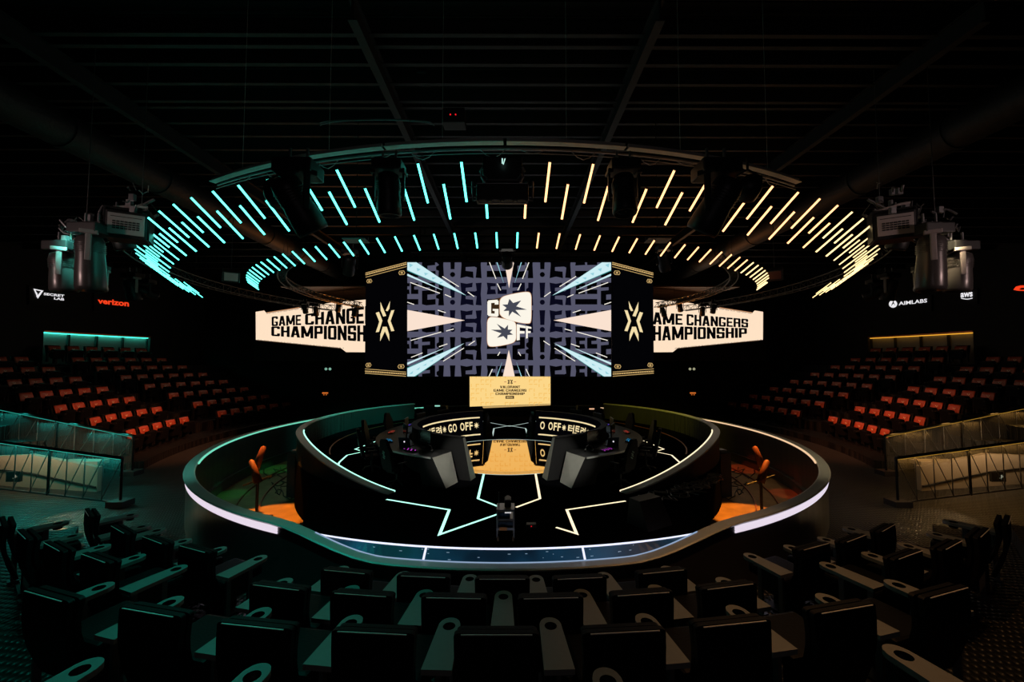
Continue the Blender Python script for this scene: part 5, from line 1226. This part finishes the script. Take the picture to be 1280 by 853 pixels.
b = MB()
for k in range(4): b.box((-.00 + k * .022, -.137, .375), (.014, .004, .014))
b.build('label', E_logo, e)
for x in (-.10, .10):
    for y in (-.12, .12):
        b = MB(); b.tube([(x - .012, y, .03), (x + .012, y, .03)], .03, 12); b.build('wheel', mat('caster', (.16, .10, .06), .5), e)
p = atz(664, 660, ZS); b = MB(); b.box((p.x, p.y, ZS + .03), (.14, .1, .06), 0, bev=.01); b.box((p.x, p.y - .052, ZS + .04), (.012, .006, .012), 1)
tag(b.build('pilot_box', [M_black, emis('pilot_red2', (230, 30, 40))]), 'tiny black box with a red pilot light right of the trolley', 'equipment box')
# rear crew gear on the stage back left
for s in (-1, 1):
    p = aty(545 if s < 0 else 735, 510, 16.5); e = empty('equipment_case', (p.x, p.y, ZS), 0, 'dark equipment case with a small lit panel at the %s back of the stage' % ('left' if s < 0 else 'right'), 'equipment case', 'back stage cases')
    b = MB(); b.box((0, 0, .3), (.9, .5, .6), bev=.03); b.build('body', M_matte, e)
    b = MB(); b.box((.1, -.26, .62 if s < 0 else .5), (.2, .01, .05)); b.build('lit_panel', emis('pale_panel_%d' % s, (150, 220, 200) if s < 0 else (230, 180, 140)), e)

# ------------------------------------------------------------------ lamps
def spot(name, loc, aim, energy, color, size=60, blend=.6, rad=.08):
    ld = bpy.data.lights.new(name, 'SPOT'); ld.energy = energy; ld.color = color; ld.spot_size = R_(size); ld.spot_blend = blend; ld.shadow_soft_size = rad
    o = bpy.data.objects.new(name, ld); COL.objects.link(o); o.location = loc; o.rotation_euler = (Vector(loc) - Vector(aim)).to_track_quat('Z', 'Y').to_euler(); return o
for s in (-1, 1):
    spot('seat_flood', (s * 6.6, 12.4, 5.3), (s * 12.4, 14.6, .4), 2000, (1, .30, .11), 50, 1.)       # warm flood on the seats
    spot('pit_orange', (s * 5.2, 8.9, 3.2), (s * 5.3, 9.15, -.3), 1500, (1, .36, .04), 30, .25, .03)   # unseen spot added for the orange patch on the pit floor
    spot('booth_wash', (s * 3.6, 9.5, 5.0), (s * 5.6, 15.2, 1.1), 1000 if s < 0 else 600, (.02, 1, .74) if s < 0 else (.9, .75, .03), 40, .9, .1)
    spot('ring_wash', (s * 6.2, 5.6, 5.1), (s * 7.3, 8.9, .95), 320, (.16, 1, .80) if s < 0 else (1, .80, .46), 52, 1., .1)
    spot('desk_key', (s * 2.3, 4.4, 5.0), (s * 1.05, 8.25, 1.1), 650, (.95, .92, .80), 13, .7, .0)
    spot('floor_grazer', (s * 10.4, 8.75, .9), (s * 7.8, 8.3, 0), 70, (1, .66, .34), 44, .9, .0)
    spot('row_wash', (s * 3.3, 4.3, 5.25), (s * 3.3, 3.3, 1.0), 150, (.01, 1, .74) if s < 0 else (1, .48, .18), 84, .7, .05)
    spot('cluster_key', (s * 8.5, 1.2, 4.6), (s * 6.2, 6.2, 4.9), 280, (1, .70, .64), 30, .7, .15)
for s in (-1, 1): spot('truss_glow', (s * 6.0, 16.3, 3.9), (s * 6.4, 15.2, 6), 220, (1, .28, .04), 100, 1., .0)
spot('pit_green', (-5.6, 12.6, 3.2), (-7.35, 13.2, -.3), 160, (.01, 1, .25), 17, .2, .02); spot('pit_green', (-5.6, 11.2, 3.2), (-7.2, 10.7, -.3), 120, (.01, 1, .25), 14, .2, .02)
spot('pit_red', (5.6, 12.6, 3.2), (7.35, 13.2, -.3), 220, (1, .10, .01), 17, .2, .02); spot('pit_red', (5.6, 11.2, 3.2), (7.2, 10.7, -.3), 160, (1, .10, .01), 14, .2, .02)
ld = bpy.data.lights.new('booth_light', 'AREA'); ld.size = .8; ld.energy = 6; ld.color = (1, .84, .86)
o = bpy.data.objects.new('booth_light', ld); COL.objects.link(o); o.location = (0, -3.6, 4.6); o.rotation_euler = (R_(80), 0, 0)

w = bpy.data.worlds.new('world'); scene.world = w; w.use_nodes = True
w.node_tree.nodes['Background'].inputs[0].default_value = (.3, .5, .55, 1); w.node_tree.nodes['Background'].inputs[1].default_value = .0004
scene.view_settings.view_transform = 'Standard'; scene.view_settings.look = 'None'; scene.view_settings.exposure = 0; scene.view_settings.gamma = 1
scene.view_settings.use_curve_mapping = False
